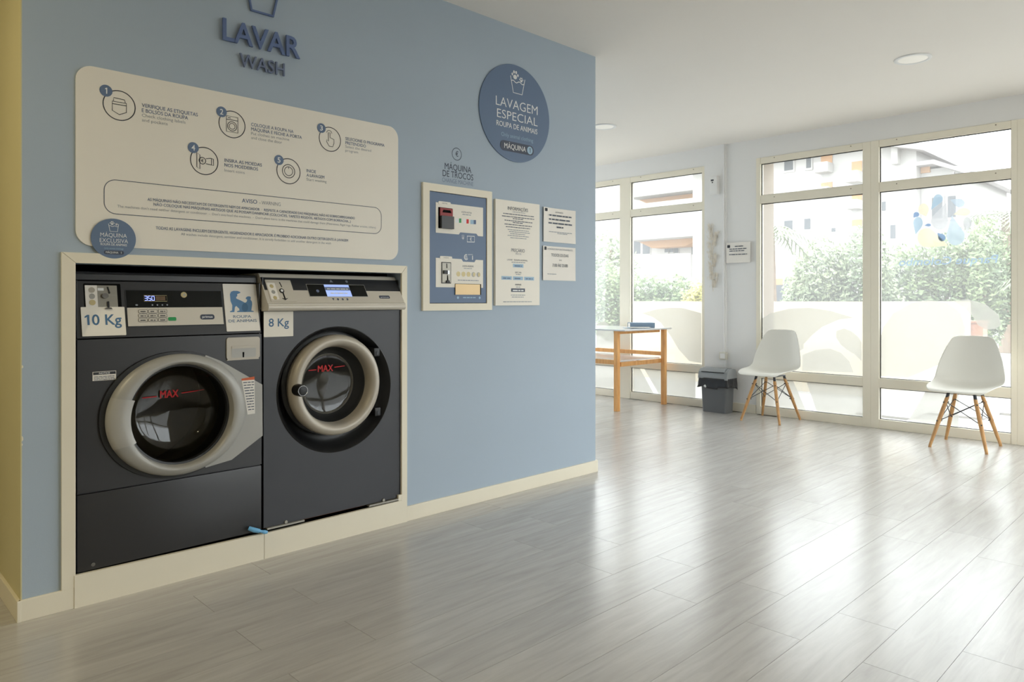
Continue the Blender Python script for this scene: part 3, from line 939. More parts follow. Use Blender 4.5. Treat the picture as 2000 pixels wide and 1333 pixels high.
# display and keypad
a, b, c, d = q1(0.866, 1.214, 1.002, 1.137)
dp = slab(F1, rrect(a - 0.003, b + 0.003, c - 0.003, d + 0.003, 0.003, 3), -0.001, 0.002).build('display_panel', M['black_wire'], wm)
_, m_ = c1(1.0, 1.0715)
slab(F1, [(a, m_), (b, m_), (b, d), (a, d)], 0.002, 0.003).build('display_glass', M['panel_black'], dp)
slab(F1, [(a, c), (b, c), (b, m_), (a, m_)], 0.002, 0.0032).build('key_field', M['panel_silver'], dp)
x0, x1, z0, z1 = q1(0.921, 1.003, 1.096, 1.118)
stroke(MB(), F1, [(x0, z0), (x1, z0), (x1, z1), (x0, z1)], 0.0014, True, 0.0034).build('lcd_border', M['gold'], dp)
rect(MB(), F1, x0 + 0.043, x1 - 0.006, z0 + 0.003, z1 - 0.003, 0.0034).build('lcd_window', M['amber'], dp)
SEG = {'3': 'abgcd', '5': 'afgcd', '0': 'abcdef'}
sg7 = MB()
for i, ch in enumerate('350'):
    ox, w, h = x0 + 0.003 + 0.0130 * i, 0.0088, z1 - z0 - 0.006
    oz = z0 + 0.003
    pts = {'a': ((0, h), (w, h)), 'd': ((0, 0), (w, 0)), 'g': ((0, h / 2), (w, h / 2)), 'b': ((w, h), (w, h / 2)), 'c': ((w, h / 2), (w, 0)), 'f': ((0, h), (0, h / 2)), 'e': ((0, h / 2), (0, 0))}
    for s in SEG[ch]:
        stroke(sg7, F1, [(ox + p[0], oz + p[1]) for p in pts[s]], 0.0022, False, 0.0036)
rect(sg7, F1, x0 + 0.0130, x0 + 0.0148, oz, oz + 0.002, 0.0036)
sg7.build('led_digits', M['led_blue'], dp)
ic = MB()
for px in (0.895, 0.951, 0.969, 0.987, 1.005):
    xx, zz = c1(px, 1.0815)
    poly(ic, F1, ellipse(xx, zz, 0.005 if px < 0.9 else 0.003, 0.0032, 10), 0.0034)
ic.build('status_icons', M['ink_light'], dp)
xx, zz = c1(1.067, 1.1205)
kh = slab(F1, ellipse(xx, zz, 0.0115, 0.0115, 28), 0.003, 0.006).build('key_lock', M['gold'], dp)
slab(F1, ellipse(xx + 0.002, zz, 0.005, 0.005, 16), 0.006, 0.0068).build('key_barrel', M['silver'], kh)
for j in range(3):
    for i in range(3):
        x0, x1, z0, z1 = q1(0.902 + 0.0355 * i, 0.932 + 0.0355 * i, 1.0175 + 0.0165 * j, 1.0305 + 0.0165 * j)
        ky = slab(F1, rrect(x0, x1, z0, z1, 0.003, 4), 0.0032, 0.0044).build('programme_key', M['panel_silver'], dp)
        stroke(MB(), F1, rrect(x0, x1, z0, z1, 0.003, 4), 0.0013, True, 0.0046).build('key_outline', M['ink_dark'], ky)
        words(MB(), F1, x0 + 0.006, x1 - 0.006, z0 + 0.004, 0.006, 0.0047, i + 3 * j).build('key_print', M['ink_dark'], ky)
x0, x1, z0, z1 = q1(1.009, 1.038, 1.0195, 1.0335)
slab(F1, rrect(x0, x1, z0, z1, 0.004, 4), 0.0032, 0.0046).build('start_key', M['green'], dp)
x0, x1, z0, z1 = q1(1.132, 1.187, 1.022, 1.0425)
pb = slab(F1, rrect(x0, x1, z0, z1, 0.009, 6), 0.0032, 0.0040).build('maker_badge', M['pill'], dp)
text(MB(), F1, 'primus', x0 + 0.008, x1 - 0.008, z0 + 0.007, 0.009, 0.0044, 0.01).build('lettering', M['ink_white'], pb)

# pet clothing sign
a, b, c, d = q1(1.239, 1.362, 0.971, 1.167)
an = slab(F1, rrect(a, b, c, d, 0.002, 3), 0.0015, 0.0030).build('pet_sign', M['paper'], wm)
note(an, 'white sign with a blue dog and cat')
W_, H_ = b - a, d - c


def ap(pts):
    out = []
    for x, y in pts:
        t = (y - 110) / 685.0
        s = (x - 75 - t * 45) / 408.0
        out.append((a + s * W_, d - t * H_))
    return out


dog = [(160, 520), (160, 508), (185, 495), (188, 420), (168, 360), (162, 260), (175, 225), (205, 210), (255, 212), (285, 225), (290, 240), (262, 252), (248, 262),
       (252, 285), (236, 302), (240, 325), (290, 350), (345, 385), (330, 420), (310, 520), (245, 520), (245, 508), (275, 495), (270, 470), (235, 430), (220, 450), (212, 520)]
cat = [(345, 385), (365, 370), (372, 340), (352, 325), (358, 305), (380, 290), (410, 292), (418, 310), (412, 335), (430, 370), (432, 410), (420, 500), (450, 508), (450, 520), (310, 520), (315, 470), (325, 420)]
poly(MB(), F1, ap(dog), 0.0034).build('dog_print', M['animal_a'], an)
poly(MB(), F1, ap(cat), 0.0036).build('cat_print', M['animal_a'], an)
poly(MB(), F1, ap([(342 + 38 * math.cos(t / 10 * math.pi), 455 + 66 * math.sin(t / 10 * math.pi)) for t in range(20)]), 0.0038).build('overlap_print', M['animal_b'], an)
mb = MB()
text(mb, F1, 'ROUPA', a + 0.032, b - 0.034, c + 0.056, 0.0115, 0.0034, 0.003)
text(mb, F1, 'DE ANIMAIS', a + 0.011, b - 0.012, c + 0.038, 0.0115, 0.0034, 0.003)
mb.build('lettering', M['animal_b'], an)

# drawer handle plate and small labels on the front
hp = slab(FRONT, rrect(1.237, 1.379, 0.856, 0.946, 0.010), 0.0, 0.006).build('handle_plate', M['silver2'], wm, True)
slab(FRONT, rrect(1.257, 1.361, 0.862, 0.909, 0.006), 0.0055, 0.0064).build('finger_recess', M['silver'], hp)
slab(FRONT, [(1.257, 0.900), (1.361, 0.900), (1.361, 0.910), (1.257, 0.910)], 0.006, 0.009).build('recess_hood', M['silver2'], hp)
slab(FRONT, [(1.304, 0.862), (1.310, 0.862), (1.311, 0.884), (1.303, 0.884)], 0.0062, 0.0068).build('keyhole', M['void'], hp)
slab(FRONT, [(1.237, 0.852), (1.375, 0.852), (1.372, 0.857), (1.242, 0.857)], 0.0, 0.007).build('lower_edge', M['silver2'], hp)
nl = slab(FRONT, [(0.747, 0.806), (0.825, 0.806), (0.825, 0.839), (0.747, 0.839)], 0.0002, 0.0008).build('notice_label', M['paper'], wm)
rect(MB(), FRONT, 0.7485, 0.8235, 0.8275, 0.8375, 0.0012).build('label_band', M['ink_dark'], nl)
text(MB(), FRONT, 'NOTICE', 0.768, 0.804, 0.8295, 0.0062, 0.0016, 0.01).build('lettering', M['ink_white'], nl)
mb = MB()
for k in range(3):
    words(mb, FRONT, 0.751, 0.821, 0.8195 - 0.0055 * k, 0.0035, 0.0012, 20 + k)
mb.build('small_print', M['ink'], nl)
for x, z in ((0.748, 0.139), (1.337, 0.143)):
    MB().prism(ellipse(x, z, 0.007, 0.007, 16), 'xz', -0.004, 0.0).build('screw', M['chrome'], wm)

# door
CX, CZ = 1.0475, 0.654
dr = loft([(CX - 0.004, CZ, 0.262, 0.235, 0.006), (CX, CZ, 0.262, 0.237, -0.016), (CX, CZ, 0.258, 0.233, -0.030), (CX, CZ, 0.248, 0.223, -0.040),
           (CX + 0.002, CZ, 0.226, 0.213, -0.047), (CX + 0.003, CZ, 0.208, 0.208, -0.047), (CX + 0.004, CZ, 0.200, 0.203, -0.043), (CX + 0.004, CZ, 0.195, 0.198, -0.030),
           (CX + 0.004, CZ, 0.193, 0.195, -0.010)], 120).build('door', M['silver'], wm, True)
loft([(CX - 0.010, CZ, 0.268, 0.243, 0.0), (CX - 0.010, CZ, 0.273, 0.247, -0.004), (CX - 0.010, CZ, 0.272, 0.246, -0.010), (CX - 0.006, CZ, 0.258, 0.232, -0.012)], 120).build('door_gasket', M['rubber'], wm, True)
tl = MB().prism([(1.150, 0.880), (1.212, 0.852), (1.387, 0.742), (1.3885, 0.525), (1.255, 0.443), (1.150, 0.428)] + [(1.0475 + 0.222 * math.cos(R(t)), 0.654 + 0.222 * math.sin(R(t))) for t in range(-66, 67, 6)], 'xz', -0.012, -0.0005)
tp = tl.build('hinge_plate', M['silver'], wm)
TF = Face((0, -0.012, 0), (1, 0, 0), (0, 0, 1), (0, -1, 0))
wn_ = slab(TF, [(1.296, 0.774), (1.352, 0.779), (1.3545, 0.623), (1.322, 0.622)], 0.0002, 0.0008).build('warning_label', M['paper'], tp)
slab(TF, [(1.297, 0.766), (1.352, 0.766), (1.352, 0.779), (1.296, 0.774)], 0.0008, 0.0011).build('label_band', M['orange'], wn_)
mb = MB()
for k in range(11):
    words(mb, TF, 1.303 + 0.0022 * k, 1.350, 0.755 - 0.0115 * k, 0.006, 0.0012, 50 + k)
mb.build('small_print', M['ink'], wn_)
loft([(CX, CZ, 0.2625, 0.2375, -0.016), (CX, CZ, 0.2645, 0.2395, -0.018), (CX, CZ, 0.261, 0.236, -0.036), (CX, CZ, 0.250, 0.225, -0.0470), (CX + 0.002, CZ, 0.226, 0.213, -0.0540),
      (CX + 0.003, CZ, 0.200, 0.203, -0.0540), (CX + 0.004, CZ, 0.1900, 0.193, -0.048), (CX + 0.004, CZ, 0.186, 0.189, -0.030)], 30, 158, 206).build('door_handle', M['silver3'], dr, True)
GX = CX + 0.004
loft([(GX, CZ, 0.194, 0.196, -0.014), (GX, CZ, 0.186, 0.188, -0.012), (GX, CZ, 0.184, 0.186, 0.004)], 96).build('glass_seal', M['rubber'], dr, True)
gb = loft([(GX, CZ, 0.186, 0.188, -0.008), (GX, CZ, 0.180, 0.182, 0.030), (GX, CZ, 0.166, 0.168, 0.064), (GX, CZ, 0.146, 0.148, 0.088), (GX, CZ, 0.120, 0.120, 0.100), (GX, CZ, 0.06, 0.06, 0.1045), (GX, CZ, 0.001, 0.001, 0.106)], 96).build('door_glass', M['door_glass'], dr, True)
loft([(GX, CZ, 0.213, 0.213, 0.012), (GX, CZ, 0.205, 0.205, 0.07), (GX, CZ, 0.205, 0.205, 0.125), (GX, CZ, 0.25, 0.25, 0.13)], 80).build('door_bellows', M['rubber'], wm, True)
loft([(GX, CZ, 0.25, 0.25, 0.13), (GX, CZ, 0.27, 0.27, 0.16), (GX, CZ, 0.27, 0.27, 0.50), (GX, CZ, 0.10, 0.10, 0.53), (GX, CZ, 0.001, 0.001, 0.52)], 80).build('drum', M['drum'], wm, True)
MG = Face((0, 0.099, 0), (1, 0, 0), (0, 0, 1), (0, -1, 0))
mb = MB()
text(mb, MG, 'MAX', 1.012, 1.082, 0.7085, 0.030, 0.004, 0.04)
stroke(mb, MG, [(0.945, 0.716), (1.000, 0.7175)], 0.0035, False, 0.004)
stroke(mb, MG, [(1.094, 0.7225), (1.185, 0.729)], 0.0035, False, 0.004)
mb.build('fill_mark', M['ink_red'], dr)

# ---- the 8 kg machine
w8 = thing('washing_machine', 'smaller 8 kg dark grey washing machine with round silver door and sloping silver control panel', 'washing machine', (1.752, 0.34, 0.119))
cab = MB()
cab.box(1.3985, 1.402, 0.012, 0.68, 0.125, 1.20).box(2.101, 2.1045, 0.012, 0.68, 0.125, 1.20).box(1.40, 2.103, 0.66, 0.68, 0.125, 1.20).box(1.40, 2.103, 0.012, 0.68, 0.125, 0.14)
cab.box(1.402, 2.101, 0.30, 0.68, 1.19, 1.20)
cab.build('cabinet', M['anthracite2'], w8)
plate_hole(1.3985, 2.105, 0.1265, 1.0525, 0.0, 0.014, 1.753, 0.690, 0.293, 0.286, 120).build('front_panel', M['anthracite2'], w8)
SX, SZ = 1.753, 0.690
loft([(SX, SZ, 0.297, 0.290, -0.0012), (SX, SZ, 0.293, 0.286, -0.003), (SX, SZ, 0.288, 0.281, 0.002), (SX, SZ, 0.276, 0.268, 0.022), (SX - 0.004, SZ + 0.006, 0.264, 0.256, 0.046),
      (SX - 0.008, SZ + 0.012, 0.250, 0.244, 0.056), (SX - 0.010, SZ + 0.018, 0.20, 0.20, 0.056)], 120).build('door_surround', M['black'], w8, True)
DX, DZ = 1.7415, 0.7125
loft([(DX - 0.004, DZ + 0.006, 0.244, 0.240, 0.050), (DX - 0.004, DZ + 0.006, 0.244, 0.240, 0.030), (DX - 0.002, DZ + 0.003, 0.236, 0.234, 0.024), (DX, DZ, 0.226, 0.226, 0.024)], 100).build('door_back', M['rubber'], w8, True)
d8 = loft([(DX, DZ, 0.224, 0.226, 0.040), (DX, DZ, 0.228, 0.230, 0.010), (DX, DZ, 0.2285, 0.2305, -0.012), (DX, DZ, 0.224, 0.226, -0.028), (DX, DZ, 0.214, 0.216, -0.037), (DX, DZ, 0.202, 0.204, -0.0395),
           (DX, DZ, 0.190, 0.192, -0.036), (DX, DZ, 0.181, 0.183, -0.026), (DX, DZ, 0.176, 0.178, -0.008), (DX, DZ, 0.170, 0.172, 0.022)], 120).build('door', M['silver2'], w8, True)
loft([(DX, DZ, 0.173, 0.175, 0.014), (DX, DZ, 0.163, 0.165, 0.030), (DX, DZ, 0.160, 0.162, 0.036), (DX, DZ, 0.146, 0.150, 0.052), (DX, DZ, 0.134, 0.140, 0.066)], 96).build('bowl_wall', M['rubber'], d8, True)
loft([(DX, DZ, 0.136, 0.141, 0.062), (DX, DZ, 0.130, 0.136, 0.058), (DX, DZ, 0.126, 0.131, 0.066)], 96).build('glass_rim', M['steel'], d8, True)
loft([(DX, DZ, 0.131, 0.136, 0.068), (DX, DZ, 0.115, 0.120, 0.0705), (DX, DZ, 0.05, 0.05, 0.0725), (DX, DZ, 0.001, 0.001, 0.073)], 96).build('door_glass', M['door_glass'], d8, True)
loft([(DX, DZ, 0.145, 0.150, 0.075), (DX, DZ, 0.20, 0.20, 0.13), (DX, DZ, 0.26, 0.26, 0.16), (DX, DZ, 0.26, 0.26, 0.50), (DX, DZ, 0.1, 0.1, 0.53), (DX, DZ, 0.001, 0.001, 0.52)], 80).build('drum', M['drum'], w8, True)
MG = Face((0, 0.064, 0), (1, 0, 0), (0, 0, 1), (0, -1, 0))
mb = MB()
text(mb, MG, 'MAX', 1.690, 1.768, 0.769, 0.030, 0.002, 0.03)
stroke(mb, MG, [(1.643, 0.779), (1.682, 0.7805)], 0.0035, False, 0.002)
stroke(mb, MG, [(1.776, 0.786), (1.830, 0.789)], 0.0035, False, 0.002)
mb.build('fill_mark', M['ink_red'], d8)
kb = MB().lathe_y([(0.026, -0.030), (0.027, -0.070), (0.025, -0.080), (0.019, -0.083), (0.001, -0.083)], 1.537, 0.709, 40).build('door_knob', M['black'], d8, True)
MB().lathe_y([(0.0232, -0.0805), (0.0224, -0.0840), (0.0206, -0.0840), (0.0196, -0.0825)], 1.537, 0.709, 40).build('knob_ring', M['chrome'], kb, True)
for x, z in ((1.944, 0.852), (1.949, 0.566)):
    hb = MB().box(x - 0.004, x + 0.028, -0.022, 0.05, z - 0.020, z + 0.020, 0.005).build('hinge', M['black'], d8, True)
    MB().prism(ellipse(x + 0.014, z - 0.004, 0.005, 0.010, 18), 'xz', -0.0235, -0.021).build('hinge_pin', M['black_wire'], hb)

# control panel: side profile drawn out along x
cp = MB().prism([(0.052, 1.2175), (0.043, 1.2135), (-0.040, 1.088), (0.02, 1.060), (0.30, 1.060), (0.30, 1.2175)], 'yz', 1.397, 2.1035).build('control_panel', M['panel_silver'], w8)
lip = [(-0.040, 1.0875), (-0.047, 1.0855)] + [(-0.034 + 0.0165 * math.cos(R(t)), 1.0705 + 0.0165 * math.sin(R(t))) for t in range(140, 290, 15)] + [(0.02, 1.0535), (0.02, 1.0595)]
MB().prism(lip, 'yz', 1.397, 2.1045).build('lower_lip', M['panel_silver'], cp)
F2, c2 = slanted(1.397, 2.1035, -0.040, 1.088, 0.043, 1.2135)


def q2(x0, x1, z0, z1):
    a, b = c2(x0, z0), c2(x1, z1)
    return a[0], b[0], a[1], b[1]


_, _, zb, zt = q2(1.4, 1.5, 1.1445, 1.1975)
slab(F2, [(1.402, zb), (2.1035, zb), (2.1035, zt), (1.402, zt)], -0.001, 0.0010).build('dark_band', M['black_wire'], cp)
a, b, c, d = q2(1.432, 1.519, 1.094, 1.187)
cn = slab(F2, rrect(a, b, c, d, 0.002, 3), 0.0005, 0.0022).build('coin_plate', M['panel_silver'], cp)
slab(F2, rrect(a + 0.004, a + 0.040, c + 0.010, d - 0.016, 0.003, 3), 0.0022, 0.0030).build('price_plate', M['paper'], cn)
for k, m in enumerate(('gold', 'silver', 'gold')):
    slab(F2, ellipse(a + 0.022, d - 0.034 - 0.030 * k, 0.0085, 0.0095, 20), 0.0030, 0.0036).build('coin_print', M[m], cn)
slab(F2, [(a + 0.062, d - 0.012), (a + 0.066, d - 0.012), (a + 0.070, d - 0.038), (a + 0.067, d - 0.038)], 0.0022, 0.0030).build('coin_slot', M['void'], cn)
bt = slab(F2, ellipse(a + 0.062, d - 0.058, 0.0105, 0.0115, 24), 0.0022, 0.0050).build('coin_button', M['black'], cn)
slab(F2, ellipse(a + 0.062, d - 0.058, 0.006, 0.0065, 20), 0.0050, 0.0060).build('button_cap', M['ink_white'], bt)
slab(F2, [(a + 0.064, c + 0.012), (a + 0.069, c + 0.012), (a + 0.068, c + 0.046), (a + 0.063, c + 0.046)], 0.0022, 0.0034).build('coin_return', M['void'], cn)
slab(F2, [(a + 0.054, c + 0.016), (a + 0.066, c + 0.006), (a + 0.080, c + 0.016), (a + 0.066, c + 0.012)], 0.0022, 0.0050).build('return_lip', M['black_wire'], cn)
a, b, c, d = q2(1.616, 1.895, 1.118, 1.1705)
ds = slab(F2, [(a - 0.002, c - 0.002), (b + 0.002, c - 0.002), (b + 0.002, d + 0.002), (a - 0.002, d + 0.002)], 0.0, 0.0013).build('display_surround', M['silver'], cp)
slab(F2, [(a, c), (b, c), (b, d), (a, d)], 0.0011, 0.0017).build('display_glass', M['panel_black'], ds)
la, lb, lc, ld = q2(1.703, 1.811, 1.1165, 1.1705)
ls = slab(F2, [(la, lc), (lb, lc), (lb, ld), (la, ld)], 0.0017, 0.0021).build('lcd_screen', M['lcd_blue'], ds)
mb = MB()
rect(mb, F2, la, lb, lc + (ld - lc) * 0.52, lc + (ld - lc) * 0.80, 0.0023)
mb.build('lcd_band', M['greyblue'], ls)
mb = MB()
words(mb, F2, la + 0.01, lb - 0.01, lc + (ld - lc) * 0.60, 0.008, 0.0025, 3)
words(mb, F2, la + 0.02, lb - 0.02, lc + (ld - lc) * 0.22, 0.010, 0.0025, 4)
mb.build('lcd_print', M['ink_white'], ls)
slab(F2, ellipse(a + 0.045, (c + d) / 2 - 0.004, 0.007, 0.0075, 20), 0.0017, 0.0030).build('round_key', M['greyblue'], ds)
mb = MB()
xx, zz = c2(1.721, 1.1865)
poly(mb, F2, [(xx - 0.009, zz - 0.006), (xx + 0.009, zz - 0.006), (xx, zz + 0.009)], 0.0016)
xx, zz = c2(1.802, 1.1865)
poly(mb, F2, ellipse(xx, zz, 0.0065, 0.007, 16), 0.0016)
mb.build('arrow_print', M['ink_light'], cp)
mb = MB()
xx, zz = c2(1.733, 1.1045)
poly(mb, F2, [(xx - 0.006, zz + 0.006), (xx + 0.006, zz + 0.006), (xx, zz - 0.007)], 0.0012)
for px in (1.757, 1.782, 1.807):
    xx, zz = c2(px, 1.1045)
    poly(mb, F2, ellipse(xx, zz, 0.005, 0.006, 14), 0.0012)
mb.build('key_print', M['ink'], cp)
x0, x1, z0, z1 = q2(1.986, 2.040, 1.1085, 1.1225)
pb = slab(F2, rrect(x0, x1, z0, z1, 0.005, 4), 0.0003, 0.0012).build('maker_badge', M['pill'], cp)
text(MB(), F2, 'primus', x0 + 0.007, x1 - 0.007, z0 + 0.004, 0.006, 0.0016, 0.01).build('lettering', M['ink_white'], pb)
s8 = slab(FRONT, rrect(1.3985, 1.534, 0.9425, 1.0515, 0.002, 3), 0.0002, 0.0022).build('capacity_sign', M['white_board'], w8)
note(s8, 'white 8 Kg sign')
text(MB(), FRONT, '8 Kg', 1.420, 1.513, 0.987, 0.034, 0.0027, 0.010).build('lettering', M['animal_b'], s8)
for x0, x1, z0, z1 in ((1.409, 1.582, 0.1195, 0.127), (1.918, 2.087, 0.1165, 0.124)):
    rl = MB().box(x0, x1, -0.013, 0.012, z0, z1).build('fixing_rail', M['steel'], w8)
    MB().prism(ellipse(x0 + (x1 - x0) * 0.52, z1 + 0.006, 0.007, 0.0075, 18), 'xz', -0.006, 0.0).build('bolt', M['steel'], rl)
MB().box(1.402, 2.10, 0.016, 0.10, 0.119, 0.1265).build('base_strip', M['rust'], w8)

tg = MB()
tg.tube([(1.327, -0.012, 0.1455), (1.345, -0.0235, 0.1365), (1.368, -0.0255, 0.1275)], [0.0085, 0.0105, 0.0085], 12)
tg.tube([(1.368, -0.0255, 0.1275), (1.380, -0.0255, 0.1225)], [0.0055, 0.006], 10)
tg.tube([(1.380, -0.0255, 0.1225), (1.392, -0.0255, 0.118), (1.402, -0.0255, 0.1145)], [0.0065, 0.009, 0.006], 12)
tag(tg.build('plastic_tag', M['blue_plastic'], None, True), 'small light blue plastic tag stuck between the two machines at the plinth', 'tag')


# ------------------------------------------------------------------ signs on the blue wall
def pot(mb, face, x0, x1, xb0, xb1, z0, z1, w, d):
    """tub outline with a wavy water line"""
    stroke(mb, face, [(x0, z1), (xb0, z0), (xb1, z0), (x1, z1)], w, False, d)
    wz = z0 + (z1 - z0) * 0.70
    f = 0.70
    a, b = xb0 + (x0 - xb0) * f, xb1 + (x1 - xb1) * f
    stroke(mb, face, [(a + (b - a) * i / 24, wz + (z1 - z0) * 0.055 * math.sin(i / 24 * 4 * math.pi)) for i in range(25)], w, False, d)
    return mb


def paw(mb, face, cx, cz, s, d):
    poly(mb, face, ellipse(cx, cz - 0.25 * s, 0.42 * s, 0.36 * s, 20), d)
    for dx, dz, r in ((-0.62, 0.10, 0.17), (-0.24, 0.50, 0.19), (0.24, 0.50, 0.19), (0.62, 0.10, 0.17)):
        poly(mb, face, ellipse(cx + dx * s, cz + dz * s, r * s, r * 1.35 * s, 14), d)
    return mb


# big instruction board
bd = thing('instruction_board', 'wide cream instruction board with five numbered steps above the washing machines', 'sign', (1.39, -0.003, 1.297))
slab(WALL, rrect(0.692, 2.089, 1.297, 1.950, 0.055, 9), 0.0005, 0.007).build('board', M['white_board'], bd)
BF = Face((0, -0.007, 0), (1, 0, 0), (0, 0, 1), (0, -1, 0))


def circ(mb, x, z, r, w=0.0035, d=0.0006):
    return stroke(mb, BF, ellipse(x, z, r, r, 48), w, True, d)


def ln(mb, pts, w=0.0026, closed=False):
    return stroke(mb, BF, pts, w, closed, 0.0007)


steps = [(0.834, 1.824, 0.789, 1.870), (1.259, 1.826, 1.215, 1.870), (1.712, 1.835, 1.668, 1.879), (1.146, 1.660, 1.102, 1.707), (1.509, 1.664, 1.464, 1.707)]
for i, (x, z, bx, bz) in enumerate(steps):
    mb = circ(MB(), x, z, 0.0545)
    if i == 0:
        ln(mb, [(x - 0.024, z + 0.012), (x + 0.024, z + 0.012), (x + 0.024, z - 0.022), (x, z - 0.034), (x - 0.024, z - 0.022)], closed=True)
        ln(mb, [(x - 0.024, z + 0.003), (x + 0.024, z + 0.003)])
        ln(mb, [(x - 0.020, z + 0.014), (x - 0.019, z + 0.026), (x + 0.018, z + 0.024), (x + 0.020, z + 0.014)])
    if i == 1:
        ln(mb, [(x - 0.024, z + 0.032), (x + 0.024, z + 0.032), (x + 0.024, z - 0.032), (x - 0.024, z - 0.032)], closed=True)
        ln(mb, [(x - 0.024, z + 0.018), (x + 0.024, z + 0.018)])
        circ(mb, x, z - 0.008, 0.019, 0.0026)
        circ(mb, x, z - 0.008, 0.012, 0.0022)
        ln(mb, [(x - 0.018, z + 0.025), (x - 0.006, z + 0.025)])
    if i == 2:
        ln(mb, [(x - 0.008, z + 0.030), (x - 0.008, z - 0.010), (x - 0.016, z - 0.004), (x - 0.018, z - 0.012), (x - 0.004, z - 0.032), (x + 0.014, z - 0.032), (x + 0.020, z - 0.016),
                (x + 0.020, z + 0.002), (x, z + 0.008), (x, z + 0.030)], closed=True)
        stroke(mb, BF, ellipse(x - 0.004, z + 0.028, 0.013, 0.012, 18, 0, 180), 0.0022, False, 0.0007)
    if i == 3:
        ln(mb, [(x - 0.030, z + 0.030), (x - 0.018, z + 0.022), (x - 0.018, z - 0.034), (x - 0.030, z - 0.028)], closed=True)
        circ(mb, x - 0.008, z, 0.013, 0.003)
        text(mb, BF, '€', x - 0.013, x - 0.003, z - 0.006, 0.012, 0.0008, 0.01)
        ln(mb, [(x + 0.006, z + 0.010), (x + 0.026, z + 0.014), (x + 0.036, z + 0.012), (x + 0.036, z - 0.014), (x + 0.022, z - 0.012), (x + 0.006, z - 0.010)])
        ln(mb, [(x + 0.028, z + 0.014), (x + 0.028, z - 0.012)])
    if i == 4:
        circ(mb, x, z, 0.029, 0.003)
        circ(mb, x, z, 0.019, 0.0026)
        ln(mb, [(x, z + 0.019), (x, z + 0.010)])
    ico = mb.build('step_icon', M['ink_dark'], bd)
    slab(BF, ellipse(bx, bz, 0.0215, 0.0215, 32), 0.0006, 0.0012).build('number_badge', M['sign_blue'], ico)
    nm = one(MB(), BF, bx + 0.004, bz - 0.011, 0.022, 0.0016) if i == 0 else text(MB(), BF, str(i + 1), bx - 0.007, bx + 0.007, bz - 0.011, 0.022, 0.0016, 0.012)
    nm.build('numeral', M['ink_white'], ico)
mb = MB()
T = [(0.912, 1.842, ['VERIFIQUE AS ETIQUETAS', 'E BOLSOS DA ROUPA'], (1.120, 1.082)), (1.340, 1.842, ['COLOQUE A ROUPA NA', 'MÁQUINA E FECHE A PORTA'], (1.532, 1.572)),
     (1.792, 1.853, ['SELECIONE O PROGRAMA', 'PRETENDIDO'], (2.008, 1.903)), (1.227, 1.676, ['INSIRA AS MOEDAS', 'NOS MOEDEIROS'], (1.387, 1.370)), (1.595, 1.679, ['INICIE', 'A LAVAGEM'], (1.641, 1.683))]
for x, z, lines, ends in T:
    for k, (s, e) in enumerate(zip(lines, ends)):
        text(mb, BF, s, x, e, z - 0.0195 * k - 0.008, 0.0135, 0.0006, 0.006)
text(mb, BF, 'AVISO', 1.300, 1.366, 1.508, 0.0165, 0.0006, 0.006)
text(mb, BF, 'AS MÁQUINAS NÃO NECESSITAM DE DETERGENTE NEM DE AMACIADOR  ·  RESPEITE A CAPACIDADE DAS MÁQUINAS, NÃO AS SOBRECARREGANDO', 0.932, 1.842, 1.4800, 0.0108, 0.0006, 0.002)
text(mb, BF, 'NÃO COLOQUE NAS MÁQUINAS ARTIGOS QUE AS POSSAM DANIFICAR (COLCHÕES, TAPETES RÍGIDOS, ARTIGOS COM BORRACHA...)', 0.954, 1.820, 1.4630, 0.0108, 0.0006, 0.002)
text(mb, BF, 'TODAS AS LAVAGENS INCLUEM DETERGENTE, HIGIENIZADOR E AMACIADOR. É PROIBIDO ADICIONAR OUTRO DETERGENTE À LAVAGEM', 0.962, 1.806, 1.3730, 0.0112, 0.0006, 0.002)
mb.build('lettering', M['ink_blue'], bd)
mb = MB()
for x, z, lines, ends in [(0.912, 1.803, ['Check clothing labels', 'and pockets'], (1.072, 1.005)), (1.340, 1.803, ['Put clothes on machine', 'and close the door'], (1.512, 1.478)),
                          (1.792, 1.815, ['Select the desired', 'program'], (1.932, 1.860)), (1.227, 1.634, ['Insert coins'], (1.312,)), (1.595, 1.640, ['Start washing'], (1.694,))]:
    for k, (s, e) in enumerate(zip(lines, ends)):
        text(mb, BF, s, x, e, z - 0.0180 * k - 0.006, 0.0118, 0.0006, -0.006)
text(mb, BF, '- WARNING', 1.376, 1.472, 1.508, 0.0150, 0.0006, -0.004)
text(mb, BF, "The machines don't need neither detergent or conditioner  -  Don't overload the machines  -  Don't place items in the machines that could damage them (Mattresses, Rigid rugs, Rubber articles, others)", 0.827, 1.958, 1.4450, 0.0096, 0.0006, -0.006)
text(mb, BF, 'All washes include detergent, sanitizer and conditioner. It is strictly forbidden to add another detergent in the wash', 1.055, 1.717, 1.3560, 0.0096, 0.0006, -0.006)
mb.build('small_lettering', M['ink_light'], bd)
stroke(MB(), BF, rrect(0.783, 1.990, 1.420, 1.546, 0.040, 9), 0.0026, True, 0.0006).build('warning_outline', M['ink'], bd)

